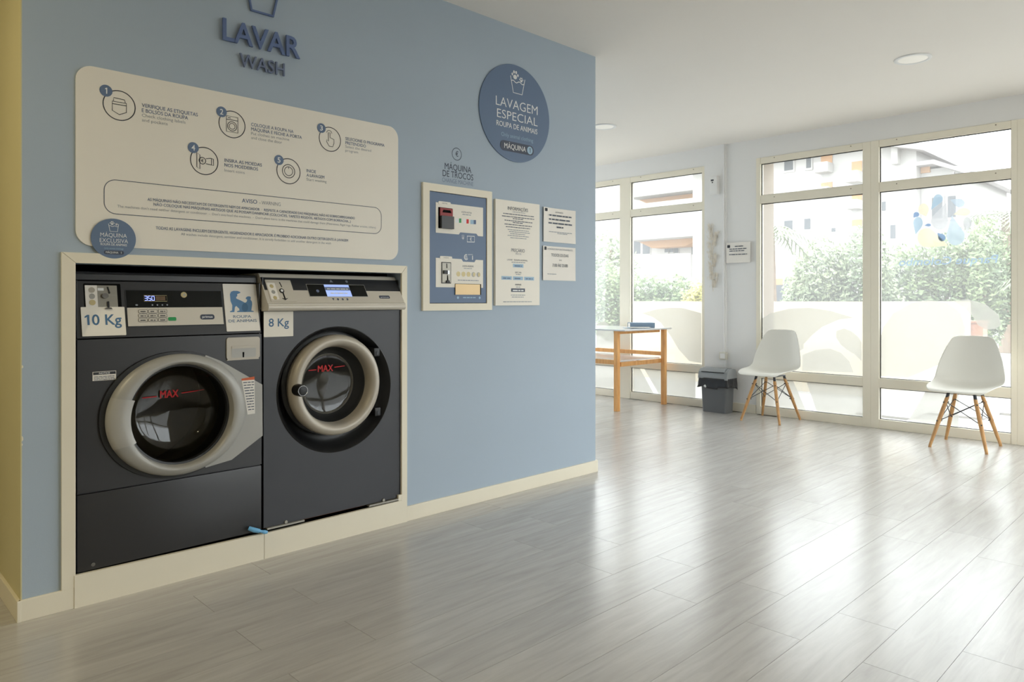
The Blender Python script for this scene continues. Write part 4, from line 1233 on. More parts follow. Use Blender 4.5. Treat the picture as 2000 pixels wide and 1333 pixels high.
# round sticker half over the board's lower left corner
rs = thing('round_sticker', 'small round blue sticker at the lower left corner of the instruction board', 'sign', (0.814, -0.009, 1.328))
slab(WALL, ellipse(0.814, 1.328, 0.0755, 0.0735, 56), 0.0072, 0.0125).build('disc', M['sign_blue'], rs)
RF = Face((0, -0.0125, 0), (1, 0, 0), (0, 0, 1), (0, -1, 0))
mb = pot(MB(), RF, 0.796, 0.830, 0.801, 0.826, 1.354, 1.382, 0.0018, 0.0005)
paw(mb, RF, 0.808, 1.384, 0.010, 0.0007)
paw(mb, RF, 0.823, 1.381, 0.006, 0.0007)
mb.build('emblem', M['ink_white'], rs)
mb = MB()
text(mb, RF, 'MÁQUINA', 0.769, 0.858, 1.3330, 0.0145, 0.0005, -0.004)
text(mb, RF, 'EXCLUSIVA', 0.767, 0.862, 1.3130, 0.0145, 0.0005, -0.004)
text(mb, RF, 'ROUPA DE ANIMAIS', 0.770, 0.858, 1.3015, 0.0085, 0.0005, 0.006)
mb.build('lettering', M['ink_white'], rs)
text(MB(), RF, '(only animal clothing)', 0.782, 0.846, 1.2885, 0.0060, 0.0005).build('small_lettering', M['light_blue'], rs)
pb = slab(RF, rrect(0.781, 0.848, 1.2695, 1.2835, 0.006, 6), 0.0004, 0.0010).build('pill', M['pill'], rs)
mb = text(MB(), RF, 'MÁQUINA', 0.787, 0.829, 1.2730, 0.0072, 0.0014, 0.005)
one(mb, RF, 0.8395, 1.2730, 0.0072, 0.0014)
mb.build('pill_lettering', M['ink_white'], pb)

# raised letters high on the wall
lv = thing('wall_letters', 'raised dark blue LAVAR and WASH letters with a tub outline high on the blue wall', 'sign', (1.387, -0.005, 2.07))


def raised(word, x0, x1, base, cap, weight, off, depth, m):
    """each letter of a word as a plate standing off the wall, spaced as the type sets them"""
    ext = lambda q: (min(v.x for v in glyphs(q, weight)[0]), max(v.x for v in glyphs(q, weight)[0]))
    a, b = ext(word)
    k = (x1 - x0) / (b - a)
    for i, ch in enumerate(word):
        right = ext(word[:i + 1])[1]
        lo, hi = ext(ch)
        text(MB(), WALL, ch, x0 + (right - (hi - lo) - a) * k, x0 + (right - a) * k, base, cap, off, weight, depth=depth).build('letter', m, lv)


raised('LAVAR', 1.217, 1.559, 2.166, 0.086, 0.014, 0.008, 0.010, M['navy'])
raised('WASH', 1.289, 1.488, 2.0735, 0.054, 0.002, 0.006, 0.009, M['greyblue'])
pt = MB()
for sn, seg in enumerate(([(1.306, 2.50), (1.341, 2.321)], [(1.341, 2.321), (1.437, 2.321)], [(1.437, 2.321), (1.478, 2.50)],
            [(1.330 + 0.12 * i / 16, 2.425 + 0.012 * math.sin(i / 16 * 4 * math.pi)) for i in range(17)])):
    for i in range(len(seg) - 1):
        a, b = Vector(seg[i]), Vector(seg[i + 1])
        t = (b - a).normalized()
        n_ = Vector((-t.y, t.x)) * 0.0035
        a, b = a - t * 0.003, b + t * 0.003
        pt.prism([(a + n_)[:], (a - n_)[:], (b - n_)[:], (b + n_)[:]], 'xz', -0.012 - 0.0003 * (sn % 2), -0.003)
pt.build('tub_outline', M['navy'], lv)

# big round sign
CS = (2.905, 2.168)
bs = thing('round_sign', 'large round blue sign with paw prints reading LAVAGEM ESPECIAL', 'sign', (CS[0], -0.006, CS[1]))
slab(WALL, ellipse(CS[0], CS[1], 0.281, 0.277, 96), 0.0, 0.006).build('disc', M['sign_blue'], bs)
SF = Face((0, -0.006, 0), (1, 0, 0), (0, 0, 1), (0, -1, 0))
mb = pot(MB(), SF, 2.862, 2.978, 2.884, 2.955, 2.285, 2.377, 0.0045, 0.0006)
paw(mb, SF, 2.898, 2.385, 0.036, 0.0008)
paw(mb, SF, 2.948, 2.368, 0.020, 0.0008)
mb.build('emblem', M['ink_white'], bs)
mb = MB()
text(mb, SF, 'LAVAGEM', 2.748, 3.084, 2.1905, 0.051, 0.0006, -0.008)
text(mb, SF, 'ESPECIAL', 2.757, 3.084, 2.1240, 0.048, 0.0006, -0.008)
text(mb, SF, 'ROUPA DE ANIMAIS', 2.753, 3.082, 2.0770, 0.029, 0.0006, 0.008)
mb.build('lettering', M['ink_white'], bs)
text(MB(), SF, 'Only animal clothing', 2.790, 3.046, 2.0240, 0.022, 0.0006, -0.01).build('small_lettering', M['light_blue'], bs)
pb = slab(SF, rrect(2.781, 3.051, 1.945, 2.002, 0.028, 9), 0.0004, 0.0014).build('pill', M['pill'], bs)
text(MB(), SF, 'MÁQUINA', 2.812, 2.985, 1.959, 0.029, 0.0018, 0.006).build('pill_lettering', M['ink_white'], pb)
slab(SF, ellipse(3.018, 1.9735, 0.0225, 0.0225, 28), 0.0014, 0.0020).build('pill_dot', M['light_blue'], pb)
one(MB(), SF, 3.0225, 1.960, 0.027, 0.0024).build('pill_numeral', M['pill'], pb)

# vinyl lettering over the change machine
vt = thing('vinyl_lettering', 'dark lettering MÁQUINA DE TROCOS with a euro symbol on the blue wall', 'sign', (2.478, -0.0005, 1.72))
mb = MB()
text(mb, WALL, 'MÁQUINA', 2.388, 2.572, 1.787, 0.032, 0.0007, 0.005)
text(mb, WALL, 'DE TROCOS', 2.374, 2.586, 1.7485, 0.032, 0.0007, 0.005)
mb.build('lettering', M['pill'], vt)
text(MB(), WALL, 'CHANGE MACHINE', 2.371, 2.586, 1.7185, 0.022, 0.0007, -0.008).build('small_lettering', M['greyblue'], vt)
mb = stroke(MB(), WALL, ellipse(2.470, 1.8755, 0.032, 0.032, 40), 0.0035, True, 0.0007)
text(mb, WALL, '€', 2.461, 2.481, 1.8635, 0.026, 0.0007, 0.010)
mb.build('euro_symbol', M['pill'], vt)

# change machine
cm = thing('change_machine', 'blue coin change machine in a cream wooden frame on the blue wall', 'change machine', (2.475, 0.0, 1.047))
XO0, XO1, ZO0, ZO1, XI0, XI1, ZI0, ZI1 = 2.237, 2.713, 1.047, 1.700, 2.279, 2.675, 1.084, 1.661
for pts in ([(XO0, ZO0), (XI0, ZI0), (XI0, ZI1), (XO0, ZO1)], [(XO0, ZO1), (XI0, ZI1), (XI1, ZI1), (XO1, ZO1)],
            [(XO1, ZO1), (XI1, ZI1), (XI1, ZI0), (XO1, ZO0)], [(XO1, ZO0), (XI1, ZI0), (XI0, ZI0), (XO0, ZO0)]):
    MB().prism(pts, 'xz', -0.014, 0.0).build('frame_board', M['base'], cm)
slab(WALL, [(XI0, ZI0), (XI1, ZI0), (XI1, ZI1), (XI0, ZI1)], 0.0, 0.004).build('edge_gap', M['void'], cm)
slab(WALL, [(XI0 + 0.004, ZI0 + 0.003), (XI1 - 0.004, ZI0 + 0.003), (XI1 - 0.004, ZI1 - 0.003), (XI0 + 0.004, ZI1 - 0.003)], 0.004, 0.010).build('front_plate', M['sign_blue'], cm)
CF = Face((0, -0.010, 0), (1, 0, 0), (0, 0, 1), (0, -1, 0))
up = [(2.321, 1.449)] + [(2.475, 1.449), (2.486, 1.461), (2.600, 1.461), (2.612, 1.449), (2.648, 1.449), (2.648, 1.606), (2.321, 1.606)]
u1 = slab(CF, up, 0.0, 0.0012).build('note_panel', M['white_board'], cm)
lw = [(2.321, 1.168), (2.648, 1.168), (2.648, 1.3195), (2.596, 1.3195), (2.586, 1.306), (2.505, 1.306), (2.494, 1.3195), (2.321, 1.3195)]
u2 = slab(CF, lw, 0.0, 0.0012).build('coin_panel', M['white_board'], cm)
for x0, x1, z0, z1, p, s in ((2.337, 2.419, 1.597, 1.6135, u1, 'NOTAS'), (2.347, 2.429, 1.3145, 1.330, u2, 'MOEDAS')):
    tb = slab(CF, rrect(x0, x1, z0, z1, 0.007, 6), 0.0012, 0.0030).build('tab', M['white_board'], p)
    text(MB(), CF, s, x0 + 0.024, x1 - 0.024, z0 + 0.0045, 0.0062, 0.0034, 0.0).build('tab_lettering', M['ink'], p)
# note reader: dark hollow with a red lit mouth
nr = slab(CF, [(2.337, 1.473), (2.429, 1.473), (2.429, 1.582), (2.337, 1.582)], 0.0012, 0.004).build('note_reader', M['void'], cm)
slab(CF, [(2.346, 1.473), (2.428, 1.473), (2.428, 1.538), (2.346, 1.538)], 0.004, 0.020).build('reader_body', M['anthracite'], nr)
slab(CF, [(2.344, 1.538), (2.428, 1.538), (2.428, 1.579), (2.344, 1.579)], 0.004, 0.009).build('red_mouth', M['mouth_red'], nr)
slab(CF, [(2.358, 1.556), (2.418, 1.556), (2.412, 1.570), (2.364, 1.570)], 0.009, 0.010).build('note_slot', M['void'], nr)
for k, m in enumerate(('green', 'ink_red', 'ink_blue')):
    x = 2.452 + 0.052 * k
    nb = slab(CF, [(x, 1.510), (x + 0.040, 1.512), (x + 0.040, 1.535), (x, 1.533)], 0.0012, 0.0016).build('note_print', M['light_blue' if k == 2 else 'ink_white'], u1)
    slab(CF, [(x + 0.024, 1.511), (x + 0.040, 1.512), (x + 0.040, 1.535), (x + 0.024, 1.534)], 0.0016, 0.0019).build('note_print', M[m], u1)
mb = MB()
text(mb, CF, 'ACEITA NOTAS', 2.493, 2.565, 1.566, 0.0085, 0.0015, 0.008)
mb.build('lettering', M['ink'], u1)
words(MB(), CF, 2.500, 2.560, 1.556, 0.006, 0.0015, 5).build('small_lettering', M['ink_light'], u1)
mb = stroke(MB(), CF, [(2.534, 1.413), (2.586, 1.415), (2.586, 1.446), (2.534, 1.444)], 0.004, True, 0.0006)
text(mb, CF, '€', 2.554, 2.566, 1.420, 0.018, 0.0006, 0.01)
stroke(mb, CF, [(2.499, 1.428), (2.511, 1.428), (2.511, 1.448), (2.499, 1.448)], 0.002, True, 0.0006)
stroke(mb, CF, [(2.505, 1.424), (2.505, 1.440)], 0.003, False, 0.0006)
stroke(mb, CF, ellipse(2.527, 1.331, 0.0125, 0.0135, 24, 60, 330), 0.0045, False, 0.0006)
stroke(mb, CF, ellipse(2.527, 1.331, 0.006, 0.0065, 18), 0.003, True, 0.0006)
stroke(mb, CF, [(2.540, 1.345), (2.572, 1.347), (2.572, 1.332)], 0.0022, False, 0.0006)
stroke(mb, CF, [(2.572, 1.340), (2.572, 1.318)], 0.006, False, 0.0006)
mb.build('white_icons', M['ink_white'], cm)
cs_ = slab(CF, [(2.357, 1.188), (2.421, 1.188), (2.421, 1.299), (2.357, 1.299)], 0.0012, 0.003).build('coin_unit', M['panel_black'], cm)
slab(CF, [(2.361, 1.192), (2.417, 1.192), (2.417, 1.295), (2.361, 1.295)], 0.003, 0.0045).build('unit_plate', M['steel'], cs_)
slab(CF, [(2.388, 1.292), (2.392, 1.292), (2.394, 1.268), (2.389, 1.268)], 0.0045, 0.0055).build('coin_slot', M['void'], cs_)
slab(CF, [(2.368, 1.238), (2.392, 1.238), (2.392, 1.256), (2.368, 1.256)], 0.0045, 0.012).build('return_button', M['black'], cs_)
slab(CF, [(2.393, 1.236), (2.405, 1.236), (2.405, 1.256), (2.393, 1.256)], 0.0045, 0.010).build('return_lever', M['chrome'], cs_)
slab(CF, [(2.392, 1.194), (2.402, 1.194), (2.398, 1.232), (2.393, 1.232)], 0.0045, 0.0055).build('return_slot', M['void'], cs_)
slab(CF, [(2.384, 1.192), (2.408, 1.192), (2.404, 1.204), (2.388, 1.204)], 0.0045, 0.012).build('return_cup', M['black'], cs_)
for k in range(5):
    slab(CF, ellipse(2.472 + 0.0355 * k, 1.2395, 0.0135, 0.0135, 22), 0.0012, 0.0020).build('coin_print', M['gold' if k < 3 else 'silver'], u2)
    if k > 2:
        slab(CF, ellipse(2.476 + 0.0355 * k, 1.2395, 0.0075, 0.011, 16), 0.0020, 0.0024).build('coin_print', M['gold'], u2)
mb = MB()
text(mb, CF, 'ACEITA MOEDAS', 2.500, 2.578, 1.2785, 0.0085, 0.0015, 0.008)
mb.build('lettering', M['ink'], u2)
mb = words(MB(), CF, 2.510, 2.568, 1.269, 0.005, 0.0015, 6)
words(mb, CF, 2.468, 2.616, 1.205, 0.0065, 0.0015, 7)
mb.build('small_lettering', M['ink_light'], u2)
ty = slab(CF, [(2.449, 1.130), (2.632, 1.130), (2.632, 1.188), (2.449, 1.188)], 0.0014, 0.003).build('payout_tray', M['void'], cm)
slab(CF, [(2.449, 1.130), (2.622, 1.130), (2.622, 1.186), (2.449, 1.186)], 0.003, 0.006).build('tray_flap', M['brass'], ty)
mb = words(MB(), CF, 2.505, 2.595, 1.112, 0.0085, 0.0006, 9)
for x in (2.470, 2.624):
    poly(mb, CF, ellipse(x, 1.114, 0.007, 0.007, 16), 0.0006)
mb.build('foot_print', M['light_blue'], cm)

# information board
ib = thing('information_board', 'tall narrow cream information and price board right of the change machine', 'sign', (2.914, 0.0, 1.071))
slab(WALL, [(2.737, 1.071), (3.091, 1.071), (3.091, 1.664), (2.737, 1.664)], 0.0, 0.016).build('board', M['white_board'], ib)
IF = Face((0, -0.016, 0), (1, 0, 0), (0, 0, 1), (0, -1, 0))
mb = MB()
text(mb, IF, 'INFORMAÇÕES', 2.831, 2.993, 1.6115, 0.0185, 0.0006, 0.002)
text(mb, IF, 'PREÇÁRIO', 2.858, 2.966, 1.3755, 0.0185, 0.0006, 0.002)
for z, x0, x1, s in ((1.586, 2.795, 3.045, 1), (1.571, 2.785, 3.045, 2), (1.562, 2.87, 2.955, 3), (1.549, 2.805, 3.030, 4), (1.540, 2.870, 2.950, 5), (1.527, 2.805, 3.025, 6), (1.513, 2.815, 3.010, 7)):
    words(mb, IF, x0, x1, z, 0.0070, 0.0006, s)
text(mb, IF, 'LAVAR · ROUPA NORMAL', 2.826, 2.990, 1.325, 0.0090, 0.0006, 0.0)
text(mb, IF, 'SECAR', 2.888, 2.940, 1.2545, 0.0085, 0.0006, 0.006)
text(mb, IF, 'ANIMAIS', 2.888, 2.938, 1.1850, 0.0095, 0.0006, 0.008)
mb.build('lettering', M['ink'], ib)
mb = MB()
text(mb, IF, 'INFORMATIONS', 2.870, 2.970, 1.5985, 0.0080, 0.0006, -0.004)
text(mb, IF, 'PRICES', 2.893, 2.938, 1.3610, 0.0085, 0.0006, -0.004)
for z, x0, x1, s in ((1.498, 2.830, 3.000, 11), (1.487, 2.84, 3.010, 12), (1.476, 2.850, 2.97, 13), (1.465, 2.830, 3.000, 14), (1.453, 2.850, 2.98, 15), (1.3145, 2.86, 2.97, 16),
                     (1.1740, 2.895, 2.930, 17), (1.128, 2.855, 2.970, 18), (1.117, 2.862, 2.958, 19), (1.090, 2.795, 3.025, 20), (1.2455, 2.895, 2.935, 21)):
    words(mb, IF, x0, x1, z, 0.0060, 0.0006, s)
mb.build('small_lettering', M['ink_light'], ib)
for x0, x1, z0, z1, m in ((2.872, 2.955, 1.288, 1.308, 'light_blue'), (2.782, 2.862, 1.216, 1.236, 'light_blue'), (2.872, 2.952, 1.216, 1.236, 'light_blue'), (2.962, 3.043, 1.216, 1.236, 'light_blue'), (2.857, 2.968, 1.148, 1.168, 'pill')):
    pb = slab(IF, [(x0, z0), (x1, z0), (x1, z1), (x0, z1)], 0.0003, 0.0008).build('price_box', M[m], ib)
    words(MB(), IF, x0 + 0.012, x1 - 0.012, z0 + 0.005, 0.011, 0.0012, int(x0 * 1000)).build('price_print', M['ink_white' if m == 'pill' else 'sign_blue'], pb)


# two paper notices, a little curled
def sheet(x0, x1, z0, z1, face, curl, seed, n=10):
    rnd = random.Random(seed)
    vs, fs = [], []
    for j in range(n + 1):
        for i in range(n + 1):
            s, t = i / n, j / n
            d = 0.0015 + curl * (abs(s - 0.5) * 2) ** 3 * (0.4 + 0.6 * t) * (1 if s < 0.5 else 0.4) + curl * 0.35 * (1 - t) ** 4
            d += 0.0006 * math.sin(5 * s + seed) * math.sin(4 * t)
            vs.append((x0 + (x1 - x0) * s, z0 + (z1 - z0) * t, d))
    P = [face.p(x, z, d) for x, z, d in vs] + [face.p(x, z, d - 0.0005) for x, z, d in vs]
    N = (n + 1) ** 2
    for j in range(n):
        for i in range(n):
            q = (j * (n + 1) + i, j * (n + 1) + i + 1, (j + 1) * (n + 1) + i + 1, (j + 1) * (n + 1) + i)
            fs += [q, tuple(N + k for k in reversed(q))]
    return MB().add(P, fs)


pn = thing('paper_notice', 'upper of the two white paper notices right of the information board', 'notice', (3.280, -0.002, 1.450))
sheet(3.133, 3.428, 1.450, 1.656, WALL, 0.010, 1).build('sheet', M['paper'], pn, True)
mb = MB()
for z, x0, x1, s in ((1.612, 3.165, 3.395, 31), (1.588, 3.185, 3.375, 32), (1.565, 3.170, 3.395, 33), (1.543, 3.255, 3.315, 34)):
    words(mb, WALL, x0, x1, z - 0.004, 0.0135, 0.0045, s)
text(mb, WALL, 'INFORMAÇÃO', 3.243, 3.312, 1.629, 0.0075, 0.0045, 0.0)
mb.build('lettering', M['ink'], pn)
mb = words(MB(), WALL, 3.185, 3.400, 1.511, 0.006, 0.0045, 35)
words(mb, WALL, 3.260, 3.350, 1.503, 0.006, 0.0045, 36)
mb.build('small_lettering', M['ink_light'], pn)
slab(WALL, rrect(3.145, 3.168, 1.632, 1.651, 0.004, 4), 0.0085, 0.0092).build('small_logo', M['ink_dark'], pn)
pn = thing('paper_notice', 'lower paper notice reading TODOS OS DIAS 7.00 ÀS 23.00', 'notice', (3.280, -0.002, 1.220))
sheet(3.130, 3.428, 1.220, 1.425, WALL, 0.008, 2).build('sheet', M['paper'], pn, True)
mb = MB()
text(mb, WALL, 'TODOS OS DIAS', 3.206, 3.362, 1.365, 0.017, 0.0045, 0.0)
text(mb, WALL, 'DAS', 3.276, 3.300, 1.340, 0.008, 0.0045, 0.0)
text(mb, WALL, '7.00 ÀS 23.00', 3.217, 3.356, 1.303, 0.017, 0.0045, 0.004)
mb.build('lettering', M['ink'], pn)
mb = words(MB(), WALL, 3.168, 3.250, 1.256, 0.006, 0.0045, 38)
text(mb, WALL, 'HORÁRIO DE FUNCIONAMENTO', 3.172, 3.400, 1.4035, 0.010, 0.0045, 0.0)
mb.build('small_lettering', M['ink_light'], pn)
slab(WALL, rrect(3.137, 3.161, 1.401, 1.421, 0.004, 4), 0.0068, 0.0075).build('small_logo', M['ink_dark'], pn)


# ------------------------------------------------------------------ by the window wall
PW_ = Face((XW, 0, 0), (0, -1, 0), (0, 0, 1), (-1, 0, 0))
pn = thing('paper_notice', 'white paper notice on the wall pier beside the middle window', 'notice', (XW - 0.004, 0.597, 1.472))
sheet(-0.727, -0.467, 1.472, 1.672, PW_, 0.004, 3).build('sheet', M['paper'], pn, True)
for o in [c for c in pn.children]:
    for v in o.data.vertices:
        v.co.x -= 0.0165
mb = MB()
words(mb, PW_, -0.63, -0.54, 1.630, 0.012, 0.0225, 40)
for z, x0, x1, s in ((1.605, -0.69, -0.50, 41), (1.585, -0.69, -0.53, 42), (1.550, -0.69, -0.50, 43)):
    words(mb, PW_, x0, x1, z, 0.012, 0.0225, s)
mb.build('lettering', M['ink'], pn)
slab(PW_, rrect(-0.712, -0.682, 1.622, 1.650, 0.005, 4), 0.0225, 0.0232).build('small_logo', M['ink_dark'], pn)

th = thing('wall_dispenser', 'small white wall box with dark display high on the pier beside the left window', 'dispenser', (XW - 0.016, 0.845, 2.165))
MB().box(XW - 0.066, XW - 0.0165, 0.802, 0.886, 2.166, 2.352, 0.006).build('case', M['white_wall'], th, True)
mb = MB().box(XW - 0.068, XW - 0.0655, 0.838, 0.870, 2.302, 2.318)
mb.build('display', M['ink_dark'], th)
MB().prism(ellipse(0.852, 2.288, 0.007, 0.007, 16), 'yz', XW - 0.068, XW - 0.0655).build('button', M['ink_dark'], th)

cd = MB().box(XW - 0.030, XW - 0.0165, 0.744, 0.760, 0.582, 2.664, 0.002)
tag(cd.build('cable_trunking', M['white_wall']), 'thin white cable trunking running down the pier to the wall socket', 'trunking')
so = thing('wall_socket', 'square ivory wall socket low on the pier above the bin', 'socket', (XW - 0.016, 0.748, 0.511))
MB().box(XW - 0.052, XW - 0.0165, 0.708, 0.788, 0.508, 0.582, 0.005).build('case', M['socket'], so, True)
MB().box(XW - 0.0545, XW - 0.0515, 0.722, 0.774, 0.521, 0.569, 0.001).build('cover', M['white_wall'], so)

# dried grass plume fixed flat to the pier
pg = thing('dried_plume', 'tall faded dried pampas plume hanging on the white pier', 'dried plant', (XW - 0.03, 0.876, 1.19))
MB().tube([(XW - 0.026, 0.868, 1.19), (XW - 0.028, 0.876, 1.5), (XW - 0.028, 0.880, 1.86)], [0.003, 0.003, 0.002], 6).build('stem', M['pampas'], pg)
rnd = random.Random(4)
mb = MB()
for (z0, z1, dy) in ((1.22, 1.36, -0.05), (1.30, 1.47, 0.03), (1.42, 1.56, -0.04), (1.50, 1.68, 0.04), (1.62, 1.78, -0.05), (1.70, 1.86, 0.03)):
    for k in range(90):
        t = rnd.random()
        z = z0 + (z1 - z0) * t
        y = 0.876 + dy * (0.3 + 0.7 * t) + rnd.gauss(0, 0.013)
        x = XW - 0.0185 - rnd.random() * 0.022
        l, w = rnd.uniform(0.015, 0.035), 0.0022
        a = rnd.uniform(-0.5, 0.5)
        mb.add([(x, y - w, z), (x, y + w, z), (x - 0.002, y + w + a * l, z + l), (x - 0.002, y - w + a * l, z + l)], [(0, 1, 2, 3)])
p_ = mb.build('plume', M['pampas'], pg)
p_['kind'] = 'stuff'


# ------------------------------------------------------------------ chairs
def make_chair():
    t = thing('chair', '', 'chair', (0, 0, 0), 'white shell chairs by the windows')
    # the shell faces -x; columns run across, rows from the front lip over the seat to the top of the back
    prof = [(-0.246, 0.420), (-0.236, 0.431), (-0.205, 0.440), (-0.12, 0.436), (-0.02, 0.428), (0.07, 0.428), (0.125, 0.440), (0.165, 0.468), (0.190, 0.515), (0.212, 0.590), (0.232, 0.670), (0.250, 0.745), (0.262, 0.800), (0.266, 0.817), (0.267, 0.825)]
    half = [0.165, 0.190, 0.208, 0.222, 0.230, 0.236, 0.238, 0.236, 0.232, 0.220, 0.200, 0.174, 0.148, 0.130, 0.098]
    lift = [0.002, 0.004, 0.012, 0.030, 0.040, 0.048, 0.050, 0.040, 0.026, 0.012, 0.004, 0, 0, 0, 0]
    wrap = [0, 0, 0, 0, 0, 0.005, 0.020, 0.040, 0.058, 0.062, 0.056, 0.046, 0.036, 0.030, 0.026]
    nc = 16
    P = []
    for (f, z), w, l, q in zip(prof, half, lift, wrap):
        row = []
        for i in range(nc + 1):
            s = -1 + 2 * i / nc
            row.append(Vector((f - q * abs(s) ** 2.2, w * s, z + l * abs(s) ** 2.4)))
        P.append(row)
    bm = bmesh.new()
    vv = [[bm.verts.new(p) for p in row] for row in P]
    for j in range(len(P) - 1):
        for i in range(nc):
            bm.faces.new((vv[j][i], vv[j][i + 1], vv[j + 1][i + 1], vv[j + 1][i]))
    bmesh.ops.recalc_face_normals(bm, faces=bm.faces)
    bmesh.ops.solidify(bm, geom=list(bm.faces), thickness=0.007)
    o = MB().from_bm(bm).build('seat_shell', M['shell'], t, True)
    sub = o.modifiers.new('smooth', 'SUBSURF')
    sub.levels = sub.render_levels = 1
    ends = []
    for sx in (-1, 1):
        for sy in (-1, 1):
            a, b = Vector((0.005 + sx * 0.100, sy * 0.088, 0.385)), Vector((0.012 + sx * 0.205, sy * 0.182, 0.010))
            ends.append((a, b))
            leg = MB().tube([a, a.lerp(b, 0.06), a.lerp(b, 0.45), b], [0.011, 0.0135, 0.0150, 0.0105], 14).build('leg', M['beech'], t, True)
            MB().tube([b, Vector((b.x, b.y, 0.0))], [0.0108, 0.0108], 12).build('foot_glide', M['beech'], leg)
            br = MB().tube([a + Vector((-sx * 0.004, -sy * 0.004, 0.028)), a.lerp(b, 0.06)], [0.011, 0.0125], 10)
            br.build('leg_bracket', M['black_wire'], leg)
            for q in (0.13, 0.50):
                c = a.lerp(b, q)
                MB().tube([c + Vector((-sx * 0.022, -sy * 0.014, 0)), c + Vector((sx * 0.018, sy * 0.010, 0))], 0.005, 8).build('bolt', M['black_wire'], leg)
    order = [0, 1, 3, 2]
    for k in range(4):
        (a, b), (c, d) = ends[order[k]], ends[order[(k + 1) % 4]]
        for p, q in ((a.lerp(b, 0.12), c.lerp(d, 0.50)), (c.lerp(d, 0.12), a.lerp(b, 0.50))):
            MB().tube([p * 1.0, q * 1.0], 0.0032, 6).build('brace_wire', M['black_wire'], t)
    for sy in (-1, 1):
        MB().tube([(-0.11, sy * 0.088, 0.412), (0.115, sy * 0.088, 0.412)], 0.007, 8).build('seat_mount', M['black_wire'], t)
    return t


ch = make_chair()
ch['label'] = 'white shell chair in front of the middle window, next to the bin'
ch.location = (6.325, 0.142, 0)
c2_ = copy_tree(ch)
c2_['label'] = 'white shell chair in front of the rightmost window with the drop emblem'
c2_.location = (6.225, -1.440, 0)

# ------------------------------------------------------------------ waste bin
bn = thing('waste_bin', 'grey plastic bin with swing lid and black bag by the pier', 'bin', (6.45, 0.745, 0))


def frustum(x0, x1, y0, y1, z0, ex, ey, z1, r=0.02):
    a = rrect(x0 + ex, x1 - ex, y0 + ey, y1 - ey, r, 5)
    b = rrect(x0, x1, y0, y1, r, 5)
    n = len(a)
    mb = MB()
    vs = [(p[0], p[1], z0) for p in a] + [(p[0], p[1], z1) for p in b]
    return mb.add(vs, [tuple(range(n - 1, -1, -1)), tuple(range(n, 2 * n))] + [(i, (i + 1) % n, n + (i + 1) % n, n + i) for i in range(n)])


BX0, BX1, BY0, BY1 = 6.345, 6.540, 0.590, 0.895
frustum(BX0 + 0.012, BX1 - 0.012, BY0 + 0.012, BY1 - 0.012, 0.0, 0.012, 0.012, 0.325).build('body', M['bin_body'], bn, True)
rnd = random.Random(9)
base = rrect(BX0, BX1, BY0, BY1, 0.02, 12)
dense = []
for i in range(len(base)):
    p, q = Vector(base[i]), Vector(base[(i + 1) % len(base)])
    m = max(1, int((q - p).length / 0.012))
    dense += [p.lerp(q, k / m) for k in range(m)]
n = len(dense)
cx, cy = (BX0 + BX1) / 2, (BY0 + BY1) / 2
vs, fs = [], []
for j in range(7):
    t = j / 6
    for i, p in enumerate(dense):
        w = 0.006 + 0.022 * t * (0.5 + 0.5 * noise.noise((i * 0.16, 3.1, t * 1.5))) + 0.006 * noise.noise((i * 0.55, 7.7, t * 3))
        d = Vector((p.x - cx, p.y - cy)).normalized()
        drop = 0.095 + 0.032 * noise.noise((i * 0.07, 1.3, 0)) + (0.02 if p.x < BX0 + 0.02 and abs(p.y - cy) < 0.06 else 0)
        vs.append((p.x + d.x * w, p.y + d.y * w, 0.338 - drop * t))
for j in range(6):
    for i in range(n):
        fs.append((j * n + i, j * n + (i + 1) % n, (j + 1) * n + (i + 1) % n, (j + 1) * n + i))
lb_ = MB().add(vs, fs).build('bin_bag', M['bag'], bn, True)
so_ = lb_.modifiers.new('thick', 'SOLIDIFY')
so_.thickness = 0.002
MB().tube([(BX0 - 0.022, 0.815, 0.262), (BX0 - 0.028, 0.800, 0.250)], [0.012, 0.008], 10).build('knot', M['ink_white'], bn)
prof = [(BX0 - 0.004, 0.326), (BX0 - 0.004, 0.352), (BX0 + 0.010, 0.396), (BX0 + 0.040, 0.424), (BX0 + 0.095, 0.434), (BX1 - 0.03, 0.424), (BX1 - 0.008, 0.396), (BX1 + 0.004, 0.352), (BX1 + 0.004, 0.326)]
MB().prism(prof, 'xz', BY0 - 0.004, BY1 + 0.004).build('lid', M['bin_lid'], bn)
fl_ = MB().prism([(BX0 + 0.006, 0.400), (BX0 + 0.038, 0.430), (BX0 + 0.095, 0.440), (BX0 + 0.150, 0.434), (BX0 + 0.150, 0.428), (BX0 + 0.042, 0.420)], 'xz', BY0 + 0.026, BY1 - 0.026)
fp_ = fl_.build('swing_flap', M['bin_lid'], bn)
MB().box(BX0 + 0.000, BX0 + 0.012, BY0 + 0.03, BY1 - 0.03, 0.393, 0.3975).build('flap_gap', M['void'], fp_)

